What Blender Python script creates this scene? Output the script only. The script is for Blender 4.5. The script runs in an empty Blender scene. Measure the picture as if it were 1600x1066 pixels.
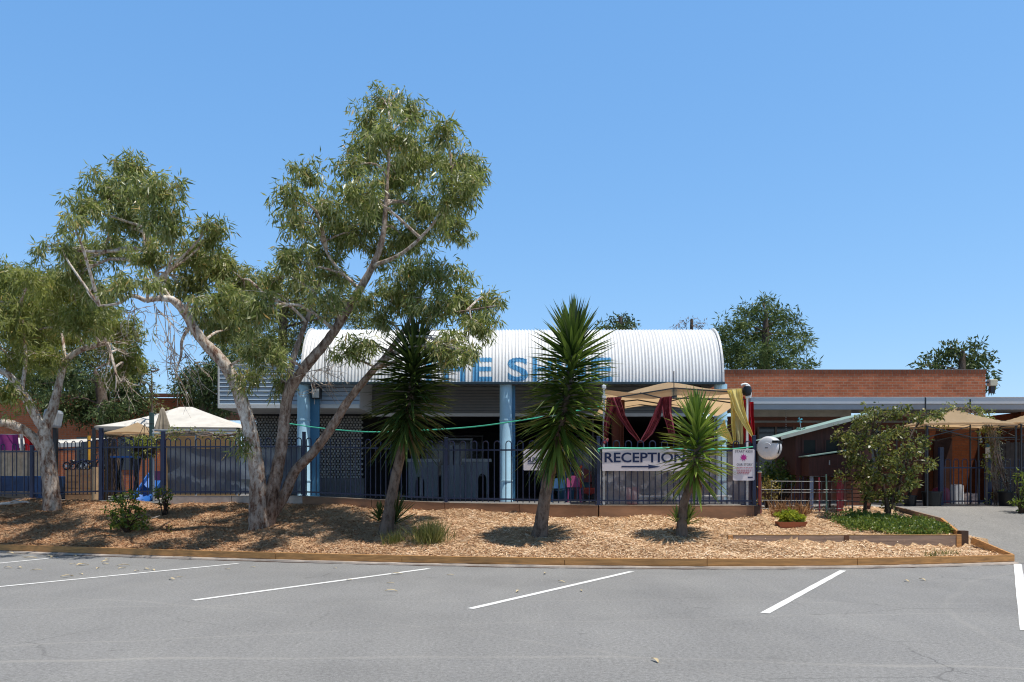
import bpy, bmesh, math, random
import numpy as np
from mathutils import Vector, Matrix
random.seed(7)
RNG = np.random.default_rng(11)
scene = bpy.context.scene
COL = scene.collection
F = 1300.0           # focal length in photo pixels (1600 wide)
HZ = 750.0           # eye level row in the photo
EYE = 1.5

def P(px, py, Y):
    """world point seen at photo pixel (px, py) at distance Y"""
    return Vector(((px-800.0)/F*Y, Y, EYE+(HZ-py)/F*Y))
def X(px, Y): return (px-800.0)/F*Y
def Z(py, Y): return EYE+(HZ-py)/F*Y
def lerp(a, b, t): return a+(b-a)*t
def interp(x, xs, ys): return float(np.interp(x, xs, ys))

# ------------------------------------------------------------------ materials
MATS = {}
def nodes_of(name):
    m = bpy.data.materials.new(name); m.use_nodes = True
    nt = m.node_tree; nt.nodes.clear()
    out = nt.nodes.new('ShaderNodeOutputMaterial')
    return m, nt, out
def coords(nt, scale=(1,1,1), loc=(0,0,0), world=True):
    if world:
        g = nt.nodes.new('ShaderNodeNewGeometry'); src = g.outputs['Position']
    else:
        g = nt.nodes.new('ShaderNodeTexCoord'); src = g.outputs['Object']
    mp = nt.nodes.new('ShaderNodeMapping'); mp.inputs['Scale'].default_value = scale
    mp.inputs['Location'].default_value = loc
    nt.links.new(src, mp.inputs['Vector'])
    return mp.outputs['Vector']
def noise(nt, vec, scale, detail=4, rough=.6):
    n = nt.nodes.new('ShaderNodeTexNoise'); n.inputs['Scale'].default_value = scale
    n.inputs['Detail'].default_value = detail; n.inputs['Roughness'].default_value = rough
    nt.links.new(vec, n.inputs['Vector']); return n.outputs['Fac']
def ramp(nt, fac, stops, interp='LINEAR'):
    r = nt.nodes.new('ShaderNodeValToRGB'); r.color_ramp.interpolation = interp
    e = r.color_ramp.elements
    while len(e) < len(stops): e.new(0.5)
    for i, (p, c) in enumerate(stops):
        e[i].position = p; e[i].color = (c[0], c[1], c[2], 1)
    nt.links.new(fac, r.inputs['Fac']); return r.outputs['Color']
def mixc(nt, fac, a, b, mode='MIX'):
    m = nt.nodes.new('ShaderNodeMix'); m.data_type = 'RGBA'; m.blend_type = mode
    for s, v in ((0, fac), (6, a), (7, b)):
        if hasattr(v, 'links') or isinstance(v, bpy.types.NodeSocket): nt.links.new(v, m.inputs[s])
        elif s == 0: m.inputs[0].default_value = v
        else: m.inputs[s].default_value = (v[0], v[1], v[2], 1)
    return m.outputs[2]
def bsdf(nt, out, base, rough=.6, metal=0, spec=.4, bump=None, bstr=.3, bdist=.01):
    b = nt.nodes.new('ShaderNodeBsdfPrincipled')
    if isinstance(base, bpy.types.NodeSocket): nt.links.new(base, b.inputs['Base Color'])
    else: b.inputs['Base Color'].default_value = (*base, 1)
    if isinstance(rough, bpy.types.NodeSocket): nt.links.new(rough, b.inputs['Roughness'])
    else: b.inputs['Roughness'].default_value = rough
    b.inputs['Metallic'].default_value = metal
    b.inputs['Specular IOR Level'].default_value = spec
    if bump is not None:
        bp = nt.nodes.new('ShaderNodeBump'); bp.inputs['Strength'].default_value = bstr
        bp.inputs['Distance'].default_value = bdist
        nt.links.new(bump, bp.inputs['Height']); nt.links.new(bp.outputs['Normal'], b.inputs['Normal'])
    nt.links.new(b.outputs[0], out.inputs[0])
    return b
def sc(c, k): return tuple(max(0, min(1, v*k)) for v in c)
def M(name, col, rough=.6, var=.18, scale=3, bump=0, bscale=60, metal=0, spec=.4, dirt=.0, stretch=(1,1,1)):
    if name in MATS: return MATS[name]
    m, nt, out = nodes_of(name)
    v = coords(nt, stretch)
    n = noise(nt, v, scale, 5)
    c = ramp(nt, n, [(.3, sc(col, 1-var)), (.7, sc(col, 1+var))])
    if dirt:
        n2 = noise(nt, v, scale*.45, 6, .7)
        f = ramp(nt, n2, [(.45, (0,0,0)), (.75, (dirt,)*3)])
        c = mixc(nt, f, c, sc((.14,.10,.07), 1))
    bp = noise(nt, v, bscale, 3) if bump else None
    bsdf(nt, out, c, rough, metal, spec, bp, bump)
    MATS[name] = m; return m
def leaf_mat(name, stops, rough=.42, trans=.35, tcol=(.16,.22,.03), spec=.45):
    if name in MATS: return MATS[name]
    m, nt, out = nodes_of(name)
    g = nt.nodes.new('ShaderNodeNewGeometry')
    c = ramp(nt, g.outputs['Random Per Island'], stops)
    b = bsdf(nt, out, c, rough, 0, spec)
    t = nt.nodes.new('ShaderNodeBsdfTranslucent')
    tc = mixc(nt, .55, c, tcol); nt.links.new(tc, t.inputs['Color'])
    mx = nt.nodes.new('ShaderNodeMixShader'); mx.inputs[0].default_value = trans
    nt.links.new(b.outputs[0], mx.inputs[1]); nt.links.new(t.outputs[0], mx.inputs[2])
    nt.links.new(mx.outputs[0], out.inputs[0])
    MATS[name] = m; return m
def cloth_mat(name, col, trans=.4, alpha=0, rough=.8, var=.12, tr=None):
    if name in MATS: return MATS[name]
    m, nt, out = nodes_of(name)
    n = noise(nt, coords(nt), 2.5, 4)
    c = ramp(nt, n, [(.3, sc(col, 1-var)), (.7, sc(col, 1+var))])
    b = bsdf(nt, out, c, rough, 0, .2)
    t = nt.nodes.new('ShaderNodeBsdfTranslucent'); 
    if tr: t.inputs['Color'].default_value = (*tr, 1)
    else: nt.links.new(c, t.inputs['Color'])
    mx = nt.nodes.new('ShaderNodeMixShader'); mx.inputs[0].default_value = trans
    nt.links.new(b.outputs[0], mx.inputs[1]); nt.links.new(t.outputs[0], mx.inputs[2])
    last = mx.outputs[0]
    if alpha:
        tp = nt.nodes.new('ShaderNodeBsdfTransparent')
        m2 = nt.nodes.new('ShaderNodeMixShader')
        n2 = noise(nt, coords(nt, (1,1,1.5)), 1.6, 5, .65)
        f = ramp(nt, n2, [(.3, (alpha*.6,)*3), (.7, (min(1, alpha*1.4),)*3)])
        nt.links.new(f, m2.inputs[0])
        nt.links.new(last, m2.inputs[1]); nt.links.new(tp.outputs[0], m2.inputs[2]); last = m2.outputs[0]
    nt.links.new(last, out.inputs[0])
    MATS[name] = m; return m
def brick_mat(name, c1, c2, mortar, bw=.23, bh=.086, ms=.010, axis='x'):
    if name in MATS: return MATS[name]
    m, nt, out = nodes_of(name)
    g = nt.nodes.new('ShaderNodeNewGeometry'); s = nt.nodes.new('ShaderNodeSeparateXYZ')
    nt.links.new(g.outputs['Position'], s.inputs[0])
    ad = nt.nodes.new('ShaderNodeMath'); ad.operation = 'ADD'
    nt.links.new(s.outputs[0], ad.inputs[0]); nt.links.new(s.outputs[1], ad.inputs[1])
    cb = nt.nodes.new('ShaderNodeCombineXYZ')
    nt.links.new(ad.outputs[0], cb.inputs[0]); nt.links.new(s.outputs[2], cb.inputs[1])
    br = nt.nodes.new('ShaderNodeTexBrick'); br.inputs['Scale'].default_value = 1
    br.inputs['Brick Width'].default_value = bw; br.inputs['Row Height'].default_value = bh
    br.inputs['Mortar Size'].default_value = ms; br.inputs['Mortar Smooth'].default_value = .3
    br.inputs['Color1'].default_value = (*c1,1); br.inputs['Color2'].default_value = (*c2,1)
    br.inputs['Mortar'].default_value = (*mortar,1); br.inputs['Bias'].default_value = -.1
    nt.links.new(cb.outputs[0], br.inputs['Vector'])
    n = noise(nt, coords(nt), 1.3, 6, .7)
    k = ramp(nt, n, [(.3, (.72,.70,.68)), (.7, (1.12,1.1,1.08))])
    c = mixc(nt, 1, br.outputs['Color'], k, 'MULTIPLY')
    n2 = noise(nt, coords(nt), 22, 3)
    k2 = ramp(nt, n2, [(.3, (.85,.85,.85)), (.7, (1.12,1.12,1.12))])
    c = mixc(nt, 1, c, k2, 'MULTIPLY')
    bsdf(nt, out, c, .85, 0, .2, br.outputs['Fac'], -.4, .006)
    MATS[name] = m; return m

# ------------------------------------------------------------------ mesh builder
ORI = {}
class MB:
    def __init__(self): self.v = []; self.f = []
    def add(self, vs, fs):
        o = len(self.v); self.v += [tuple(v) for v in vs]
        self.f += [tuple(i+o for i in f) for f in fs]; return self
    def box(self, a, b):
        (x0,y0,z0),(x1,y1,z1) = a, b
        x0,x1 = min(x0,x1),max(x0,x1); y0,y1=min(y0,y1),max(y0,y1); z0,z1=min(z0,z1),max(z0,z1)
        vs = [(x0,y0,z0),(x1,y0,z0),(x1,y1,z0),(x0,y1,z0),(x0,y0,z1),(x1,y0,z1),(x1,y1,z1),(x0,y1,z1)]
        return self.add(vs, [(3,2,1,0),(4,5,6,7),(0,1,5,4),(1,2,6,5),(2,3,7,6),(3,0,4,7)])
    def bar(self, a, b, w, h, up=(0,0,1)):
        """box beam from a to b, width w across, height h along up"""
        a, b = Vector(a), Vector(b); d = (b-a).normalized(); u = Vector(up)
        s = d.cross(u)
        if s.length < 1e-4: s = d.cross(Vector((0,1,0)))
        s.normalize(); u = s.cross(d).normalized()
        vs = []
        for q in (a, b):
            for i, j in ((-1,-1),(1,-1),(1,1),(-1,1)): vs.append(q+s*(i*w/2)+u*(j*h/2))
        return self.add(vs, [(3,2,1,0),(4,5,6,7),(0,1,5,4),(1,2,6,5),(2,3,7,6),(3,0,4,7)])
    def tube(self, pts, rad, n=8, smooth=0, cap=True, rough=0, seed=0):
        pts = [Vector(p) for p in pts]
        if not hasattr(rad, '__len__'): rad = [rad]*len(pts)
        rad = list(rad)
        if smooth:
            np_, nr = [], []
            for i in range(len(pts)-1):
                p0 = pts[max(i-1,0)]; p1 = pts[i]; p2 = pts[i+1]; p3 = pts[min(i+2,len(pts)-1)]
                for k in range(smooth):
                    t = k/smooth
                    np_.append(.5*((2*p1)+(p2-p0)*t+(2*p0-5*p1+4*p2-p3)*t*t+(3*p1-p0-3*p2+p3)*t**3))
                    nr.append(lerp(rad[i], rad[i+1], t))
            np_.append(pts[-1]); nr.append(rad[-1]); pts, rad = np_, nr
        rr = random.Random(seed)
        u = None; rings = []
        for i, p in enumerate(pts):
            d = (pts[min(i+1,len(pts)-1)]-pts[max(i-1,0)])
            if d.length < 1e-9: d = Vector((0,0,1))
            d.normalize()
            if u is None:
                u = d.cross(Vector((.31,.95,.02)));
                if u.length < .1: u = d.cross(Vector((1,0,0)))
            u = (u-d*u.dot(d)).normalized(); w = d.cross(u)
            ring = []
            for k in range(n):
                a = 2*math.pi*k/n; r = rad[i]*(1+rough*rr.uniform(-1,1))
                ring.append(p+(u*math.cos(a)+w*math.sin(a))*r)
            rings.append(ring)
        vs = [v for r in rings for v in r]; fs = []
        for i in range(len(rings)-1):
            for k in range(n):
                fs.append((i*n+k, i*n+(k+1)%n, (i+1)*n+(k+1)%n, (i+1)*n+k))
        if cap:
            fs.append(tuple(range(n-1,-1,-1))); fs.append(tuple((len(rings)-1)*n+k for k in range(n)))
        return self.add(vs, fs)
    def cyl(self, c, r, z0, z1, n=16, r2=None):
        return self.lathe(c, [(r, z0), (r if r2 is None else r2, z1)], n)
    def lathe(self, c, prof, n=20, cap=True):
        vs = []; fs = []
        for r, z in prof:
            for k in range(n):
                a = 2*math.pi*k/n; vs.append((c[0]+r*math.cos(a), c[1]+r*math.sin(a), z))
        for i in range(len(prof)-1):
            for k in range(n): fs.append((i*n+k, i*n+(k+1)%n, (i+1)*n+(k+1)%n, (i+1)*n+k))
        if cap: fs.append(tuple(range(n-1,-1,-1))); fs.append(tuple((len(prof)-1)*n+k for k in range(n)))
        return self.add(vs, fs)
    def disc_y(self, c, r, y0, y1, n=24, bev=0):
        """short cylinder with its axis along y"""
        prof = [(r-bev, y0), (r, y0+bev), (r, y1-bev), (r-bev, y1)] if bev else [(r,y0),(r,y1)]
        vs = []; fs = []
        for rr, y in prof:
            for k in range(n):
                a = 2*math.pi*k/n; vs.append((c[0]+rr*math.cos(a), y, c[2]+rr*math.sin(a)))
        for i in range(len(prof)-1):
            for k in range(n): fs.append((i*n+k, (i+1)*n+k, (i+1)*n+(k+1)%n, i*n+(k+1)%n))
        fs.append(tuple(range(n))); fs.append(tuple((len(prof)-1)*n+k for k in range(n-1,-1,-1)))
        return self.add(vs, fs)
    def grid(self, fn, nu, nv):
        vs = [fn(i/nu, j/nv) for j in range(nv+1) for i in range(nu+1)]
        fs = [(j*(nu+1)+i, j*(nu+1)+i+1, (j+1)*(nu+1)+i+1, (j+1)*(nu+1)+i) for j in range(nv) for i in range(nu)]
        return self.add(vs, fs)
    def prism(self, poly, y0, y1):
        """polygon in (x,z), extruded along y"""
        n = len(poly); vs = [(x,y0,z) for x,z in poly]+[(x,y1,z) for x,z in poly]
        fs = [tuple(range(n)), tuple(range(2*n-1,n-1,-1))]
        fs += [(i, i+n, (i+1)%n+n, (i+1)%n) for i in range(n)]
        return self.add(vs, fs)
    def build(self, name, mat, parent=None, smooth=False, bevel=0, loc=None):
        v = np.array(self.v, dtype=float).reshape(-1,3)
        if parent is not None: o0 = np.array(ORI[parent])
        elif loc is not None: o0 = np.array(loc, dtype=float)
        else: o0 = np.array([(v[:,0].min()+v[:,0].max())/2, (v[:,1].min()+v[:,1].max())/2, v[:,2].min()])
        me = bpy.data.meshes.new(name); me.from_pydata((v-o0).tolist(), [], self.f); me.update()
        bm = bmesh.new(); bm.from_mesh(me)
        if len(self.f) < 20000: bmesh.ops.recalc_face_normals(bm, faces=bm.faces)
        bm.to_mesh(me); bm.free()
        ob = bpy.data.objects.new(name, me); COL.objects.link(ob)
        me.materials.append(mat)
        if smooth:
            for p in me.polygons: p.use_smooth = True
            try: me.set_sharp_from_angle(angle=math.radians(45))
            except Exception: pass
        if bevel:
            md = ob.modifiers.new('bevel', 'BEVEL'); md.width = bevel; md.segments = 2; md.limit_method = 'ANGLE'
        ORI[ob] = tuple(o0)
        if parent is not None: ob.parent = parent
        else: ob.location = o0
        return ob
def fast_mesh(name, verts, quads, mat, parent=None, loc=(0,0,0), n=4):
    """numpy verts (N,3) and faces (M,n)"""
    o0 = np.array(ORI[parent]) if parent is not None else np.array(loc, dtype=float)
    me = bpy.data.meshes.new(name)
    v = (verts-o0).astype(np.float32)
    me.vertices.add(len(v)); me.vertices.foreach_set('co', v.ravel())
    me.loops.add(quads.size); me.loops.foreach_set('vertex_index', quads.astype(np.int32).ravel())
    me.polygons.add(len(quads))
    me.polygons.foreach_set('loop_start', np.arange(0, quads.size, n, dtype=np.int32))
    me.polygons.foreach_set('loop_total', np.full(len(quads), n, dtype=np.int32))
    me.update(calc_edges=True); me.validate()
    ob = bpy.data.objects.new(name, me); COL.objects.link(ob); me.materials.append(mat)
    ORI[ob] = tuple(o0)
    if parent is not None: ob.parent = parent
    else: ob.location = o0
    return ob
def tag(o, label=None, cat=None, group=None, kind=None):
    if label: o['label'] = label
    if cat: o['category'] = cat
    if group: o['group'] = group
    if kind: o['kind'] = kind
    return o
def thing(name, label, cat, loc, group=None):
    o = bpy.data.objects.new(name, None); COL.objects.link(o); o.location = loc
    o.empty_display_size = .1; ORI[o] = tuple(loc)
    return tag(o, label, cat, group)
def text_mesh(txt, size, extrude=0, bold=0, res=4, align='LEFT'):
    cu = bpy.data.curves.new('txt', 'FONT'); cu.body = txt; cu.size = size; cu.extrude = extrude
    cu.offset = bold; cu.resolution_u = res; cu.align_x = align
    ob = bpy.data.objects.new('txt', cu); COL.objects.link(ob)
    dg = bpy.context.evaluated_depsgraph_get(); dg.update()
    me = bpy.data.meshes.new_from_object(ob.evaluated_get(dg))
    v = [tuple(q.co) for q in me.vertices]; f = [tuple(p.vertices) for p in me.polygons]
    bpy.data.objects.remove(ob); bpy.data.curves.remove(cu); bpy.data.meshes.remove(me)
    return v, f
def flat_text(txt, x0, x1, zc, h, y, bold=0, fit=True):
    """text standing in the xz plane at y (faces -y), cap height h, between x0 and x1"""
    v, f = text_mesh(txt, 1, 0, bold)
    a = np.array(v); mn, mx = a.min(0), a.max(0)
    s = h/(mx[1]-mn[1]); sx = (x1-x0)/(mx[0]-mn[0]) if fit else s
    mb = MB(); mb.add([(x0+(q[0]-mn[0])*sx, y, zc-h/2+(q[1]-mn[1])*s) for q in v], f)
    return mb

# ------------------------------------------------------------------ foliage
def unit(a): return a/np.maximum(np.linalg.norm(a, axis=-1, keepdims=True), 1e-9)
def leaf_quads(base, d, L, W, rng, curl=.12):
    """diamond leaves: base (N,3), direction d (N,3), lengths and widths"""
    n = len(base); L = L[:,None]; W = W[:,None]
    r = unit(rng.normal(size=(n,3))); s = unit(np.cross(d, r)); nn = np.cross(s, d)
    mid = base+d*L*.45+nn*L*curl*rng.uniform(-1,1,(n,1))
    v = np.stack([base, mid+s*W*.5, base+d*L, mid-s*W*.5], axis=1).reshape(-1,3)
    return v, np.arange(4*n).reshape(-1,4)
def clump_leaves(cl, rad, n_per, L, W, droop=.7, out=.4, rnd=.5, rng=RNG, curl=.12):
    n = len(cl)*n_per
    c = np.repeat(cl, n_per, axis=0); r = np.repeat(rad, n_per)[:,None]
    off = unit(rng.normal(size=(n,3)))*(rng.uniform(0,1,(n,1))**.6)
    base = c+off*r*np.array([1,1,.75])
    d = unit(off*out+np.array([0,0,-1.])*droop*rng.uniform(.3,1.3,(n,1))+rng.normal(size=(n,3))*rnd)
    return leaf_quads(base, d, L*rng.uniform(.65,1.25,n), W*rng.uniform(.7,1.3,n), rng, curl)
def in_ellipsoid(c, r, n, rng, shell=.5):
    off = unit(rng.normal(size=(n,3)))*(rng.uniform(0,1,(n,1))**shell)
    return np.array(c)+off*np.array(r)
class Foliage:
    def __init__(self): self.v = []; self.q = []; self.n = 0
    def add(self, v, q): self.v.append(v); self.q.append(q+self.n); self.n += len(v)
    def build(self, name, mat, parent=None, loc=(0,0,0)):
        return fast_mesh(name, np.concatenate(self.v), np.concatenate(self.q), mat, parent, loc)
def nearest(skel, p, up=True):
    best = None; bd = 1e9
    for q in skel:
        d = (q-p).length + (3*max(0, q.z-p.z) if up else 0)
        if d < bd: bd = d; best = q
    return best
def dense_pts(pts, k=8):
    out = []
    for i in range(len(pts)-1):
        for t in range(k): out.append(Vector(pts[i]).lerp(Vector(pts[i+1]), t/k))
    out.append(Vector(pts[-1])); return out
def leafy_tree(name, label, stems, clusters, lm, bm_, Y, L=.15, W=.022, n_per=26, dens=1.0, crad=.24, droop=.75,
               out=.45, rnd=.45, dz=(-2.4,1.6), seed=1, group=None, cat='tree', twig_r=.03, stem_part='trunk', squash=.9,
               base=None, twigs=4, shell=.5, bare=None, barks=None):
    """stems: list of [(px,py,dY,r)...]; clusters: (px,py,rx,ry[,dY]) in photo pixels around distance Y"""
    rng = np.random.default_rng(seed); rr = random.Random(seed)
    st = [[(P(a,b,Y+c), r) for a,b,c,r in s] for s in stems]
    root_p = base if base is not None else st[0][0][0]
    t = thing(name, label, cat, tuple(root_p), group)
    skel = []
    for i, s in enumerate(st):
        mb = MB(); mb.tube([p for p,_ in s], [r for _,r in s], 12, smooth=6, rough=.07, seed=seed+i)
        mb.build(stem_part if i < 1 or s[0][1] > .07 else 'branch', (barks or {}).get(i, bm_), t, smooth=True)
        skel += dense_pts([p for p,_ in s])
    tw = MB(); fo = Foliage(); cents = []
    for ci, cdef in enumerate(clusters):
        px, py, rx, ry = cdef[:4]
        dY = cdef[4] if len(cdef) > 4 else rr.uniform(*dz)
        yy = Y+dY; c = P(px, py, yy); k = yy/F
        R = (rx*k, max(rx,ry)*k*squash, ry*k)
        q = nearest(skel, c)
        mid = q.lerp(c, .5)+Vector((rr.uniform(-.2,.2), rr.uniform(-.2,.2), rr.uniform(.0,.3)))*min(1,(c-q).length)
        dl = (c-q).length
        tw.tube([q, mid, c], [min(twig_r*1.6, .012+.014*dl), min(twig_r, .010+.009*dl), .008], 6, smooth=3)
        nc = max(3, int(dens*26*R[0]*R[2]*4*(1+.6*R[1])))
        cl = in_ellipsoid(c, R, nc, rng, shell)
        for j in range(min(twigs*2, nc)):
            e = Vector(cl[j]); a = mid.lerp(c, rr.uniform(.2, 1))
            m2 = a.lerp(e, .5)+Vector((0,0,.12*(e-a).length))
            tw.tube([a, m2, e], [.011, .008, .004], 4, smooth=2, cap=False)
        cents.append(cl)
    cl = np.concatenate(cents)
    v, qd = clump_leaves(cl, crad*rng.uniform(.6,1.3,len(cl)), n_per, L, W, droop, out, rnd, rng)
    fo.add(v, qd)
    if bare:
        for (a, b) in bare:
            pa, pb = P(*a), P(*b)
            for j in range(7):
                s0 = pa.lerp(pb, rr.uniform(0,.55)); e = pb+Vector((rr.uniform(-.6,.6), rr.uniform(-.4,.4), rr.uniform(-.6,.35)))
                J = lambda k: Vector((rr.uniform(-k,k), rr.uniform(-k,k), rr.uniform(-k,k)))
                m2, m3 = s0.lerp(e,.35)+J(.16), s0.lerp(e,.7)+J(.16)
                tw.tube([s0, m2, m3, e], [.011,.008,.006,.002], 4, smooth=3, cap=False)
                for q in range(2):
                    f = m3.lerp(e, rr.random())+J(.28); tw.tube([m2.lerp(m3, rr.random()), m3.lerp(f,.5)+J(.06), f], [.006,.004,.002], 4, smooth=2, cap=False)
    tw.build('twigs', bm_, t, smooth=True)
    fo.build('crown', lm, t)
    return t
# ------------------------------------------------------------------ shared materials
m_white = M('white_paint', (.78,.78,.77), .45, .05, 2)
m_blue = M('navy_paint', (.009,.014,.050), .35, .25, 3, spec=.5)
m_black = M('black_plastic', (.009,.009,.010), .4, .2)
m_dark = M('dark_metal', (.03,.03,.033), .4, .2)
m_steel = M('galvanised_steel', (.42,.44,.46), .4, .15, 6, metal=.6)
m_timber = M('orange_treated_pine', (.52,.255,.085), .75, .3, 5, .3, 90, stretch=(.4,3,6), dirt=.35)
m_grey_timber = M('weathered_pine', (.32,.225,.165), .8, .25, 5, .3, 80, stretch=(.4,3,6), dirt=.4)
m_timber_top = M('pale_sawn_pine', (.46,.27,.10), .8, .2, 6)
m_retain = M('brown_sleeper_wall', (.25,.135,.075), .85, .35, 2.2, .3, 60, stretch=(.5,1,2), dirt=.55)
m_conc = M('pale_concrete', (.40,.34,.29), .9, .2, 5, .3, 70, dirt=.4)
m_col = M('powder_blue_paint', (.40,.63,.78), .6, .08, 2.5, .05, 40, dirt=.12)
m_pier = M('mid_blue_paint', (.075,.215,.36), .6, .12, 2)
m_soil = M('dark_soil', (.05,.035,.022), .95, .3, 6)
m_paving = M('grey_paving', (.17,.165,.16), .9, .2, 1.5, .2, 40)
m_gutter = M('deep_blue_gutter', (.03,.055,.075), .4, .15)
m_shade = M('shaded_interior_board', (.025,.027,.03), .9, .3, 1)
m_glass = M('dark_glass', (.012,.015,.018), .08, .2, 1, spec=.6)
m_green = M('green_rope', (.09,.62,.40), .6, .1)

# ------------------------------------------------------------------ bed outline (world metres)
FX = [-14, -10.5, -4.8, -1.12, 2.16, 5.47, 8.99]
FY = [18.3, 17.1, 15.6, 14.55, 14.05, 14.25, 14.89]
BXs = [-15, -12.5, -8.5, -4.97, -1.5, 1.86, 5.23, 5.4, 7, 9.3]
BYs = [22.2, 21.6, 20.25, 19.85, 18.85, 17.9, 18.0, 20.6, 20.9, 21.0]
BZs = [1.05, 1.02, .95, .93, .83, .71, .70, .80, .80, .80]
_fs = np.polyfit(FX, FY, 3)
def frontY(x): return float(np.polyval(_fs, x))
def backY(x): return interp(x, BXs, BYs)
RBY = 15.72            # raised bed board line
def mulch_z(x, y, bumps=True):
    f = frontY(x); b = backY(x); t = max(0, min(1, (y-f)/(b-f)))
    zb = interp(x, BXs, BZs)
    t2 = t if x < 5.3 else min(1, t*1.25)
    z = lerp(.12, zb, t2)
    if x > 4.0 and y > RBY: z += .13*min(1, (x-3.95)/.15)*(1-t)
    if bumps:
        z += .035*math.sin(x*2.1+1.3*math.sin(y*1.7))*math.sin(y*2.3+x*.4)*min(1, t*4+.1)+.02*math.sin(x*5.3+y*3.1)*min(1, t*6)
    return z
def ground_hit(px, py, lo=13.5, hi=23):
    """where the ray of a photo pixel meets the mulch"""
    y = lo
    while y < hi:
        p = P(px, py, y)
        if p.z <= mulch_z(p.x, p.y): return p
        y += .03
    return P(px, py, hi)

# ------------------------------------------------------------------ car park
def asphalt(name, base, tracks=True):
    m, nt, out = nodes_of(name)
    v = coords(nt)
    n1 = noise(nt, v, .35, 5, .6); n2 = noise(nt, v, 90, 3, .8); n3 = noise(nt, coords(nt, (1,.25,1)), 1.3, 4)
    c = ramp(nt, n1, [(.3, sc(base,.84)), (.5, sc(base,.97)), (.7, sc(base,1.06))])
    k = ramp(nt, n2, [(.28, (.62,)*3), (.5, (1,)*3), (.74, (1.45,)*3)])
    c = mixc(nt, 1, c, k, 'MULTIPLY')
    k = ramp(nt, noise(nt, v, 28, 4, .85), [(.34, (.70,)*3), (.5, (1,)*3), (.66, (1.32,)*3)])
    c = mixc(nt, 1, c, k, 'MULTIPLY')
    k = ramp(nt, n3, [(.3, (.93,)*3), (.7, (1.06,1.055,1.04))])
    c = mixc(nt, 1, c, k, 'MULTIPLY')
    st = ramp(nt, noise(nt, coords(nt, loc=(7,3,0)), .8, 6, .7), [(.60, (0,)*3), (.78, (.32,)*3)])
    c = mixc(nt, st, c, sc(base, .62))
    # hairline cracks: thin cell borders, shown only where a slow noise is high
    vo = nt.nodes.new('ShaderNodeTexVoronoi'); vo.feature = 'DISTANCE_TO_EDGE'; vo.inputs['Scale'].default_value = .55
    wv = nt.nodes.new('ShaderNodeTexNoise'); wv.inputs['Scale'].default_value = 2.2; wv.inputs['Detail'].default_value = 5; nt.links.new(v, wv.inputs['Vector'])
    wa = nt.nodes.new('ShaderNodeVectorMath'); wa.operation = 'MULTIPLY_ADD'; wa.inputs[1].default_value = (.35,.35,0)
    nt.links.new(wv.outputs['Color'], wa.inputs[0]); nt.links.new(v, wa.inputs[2]); nt.links.new(wa.outputs[0], vo.inputs['Vector'])
    ck = ramp(nt, vo.outputs['Distance'], [(.0015, (1,)*3), (.006, (0,)*3)])
    ms = ramp(nt, noise(nt, coords(nt, loc=(3.1,8.7,0)), .22, 3), [(.52, (0,)*3), (.62, (.75,)*3)])
    c = mixc(nt, mixc(nt, 1, ck, ms, 'MULTIPLY'), c, sc(base, .38))
    # oil drips
    ol = ramp(nt, noise(nt, coords(nt, loc=(11,2,0)), 2.6, 3, .5), [(.69, (0,)*3), (.76, (.5,)*3)])
    c = mixc(nt, ol, c, sc(base, .5))
    if tracks:
        # dusty tyre arcs: thin bands where a warped distance field crosses fixed radii
        for cx, cy, r, w, a in ((-1,-24,31.3,.06,.55), (1.5,-22,32.6,.04,.35), (14,6,9.5,.07,.25), (-22,2,16.5,.07,.3), (8,-30,39.7,.04,.4), (-9,-4,15.2,.05,.3)):
            g = nt.nodes.new('ShaderNodeNewGeometry')
            wn = nt.nodes.new('ShaderNodeTexNoise'); wn.inputs['Scale'].default_value = .5
            nt.links.new(g.outputs['Position'], wn.inputs['Vector'])
            sm = nt.nodes.new('ShaderNodeVectorMath'); sm.operation = 'MULTIPLY_ADD'
            sm.inputs[1].default_value = (.5,.5,0)
            nt.links.new(wn.outputs['Color'], sm.inputs[0]); nt.links.new(g.outputs['Position'], sm.inputs[2])
            d = nt.nodes.new('ShaderNodeVectorMath'); d.operation = 'DISTANCE'; d.inputs[1].default_value = (cx,cy,0)
            nt.links.new(sm.outputs[0], d.inputs[0])
            s = nt.nodes.new('ShaderNodeMath'); s.operation = 'SUBTRACT'; s.inputs[1].default_value = r
            nt.links.new(d.outputs['Value'], s.inputs[0])
            ab = nt.nodes.new('ShaderNodeMath'); ab.operation = 'ABSOLUTE'; nt.links.new(s.outputs[0], ab.inputs[0])
            f = ramp(nt, ab.outputs[0], [(0, (a,)*3), (w, (0,)*3)])
            fm = mixc(nt, 1, f, ramp(nt, n1, [(.4,(.25,)*3),(.6,(1,)*3)]), 'MULTIPLY')
            c = mixc(nt, fm, c, (.36,.345,.32))
    bsdf(nt, out, c, .9, 0, .25, n2, .5, .006)
    return m
m_asphalt = asphalt('car_park_asphalt', (.243,.241,.240))
mb = MB(); mb.add([(-300,-120,0),(300,-120,0),(300,14.7,0),(300,700,0),(-300,700,0)], [(0,1,2,3,4)])
car_park = mb.build('car_park', m_asphalt, loc=(0,0,0)); tag(car_park, kind='structure')
def line_paint():
    m, nt, out = nodes_of('line_paint')
    n = noise(nt, coords(nt), 28, 5, .75); n2 = noise(nt, coords(nt), 2.2, 4)
    c = ramp(nt, n, [(.30, (.30,.30,.30)), (.42, (.76,.76,.75)), (.8, (.86,.86,.85))])
    c = mixc(nt, ramp(nt, n2, [(.5,(0,)*3),(.8,(.45,)*3)]), c, (.42,.41,.40))
    bsdf(nt, out, c, .7, 0, .3, n, .2); return m
m_line = line_paint()
def gp(px, py, z=.005):
    y = (EYE-z)*F/(py-HZ); return Vector(((px-800)/F*y, y, z))
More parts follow.
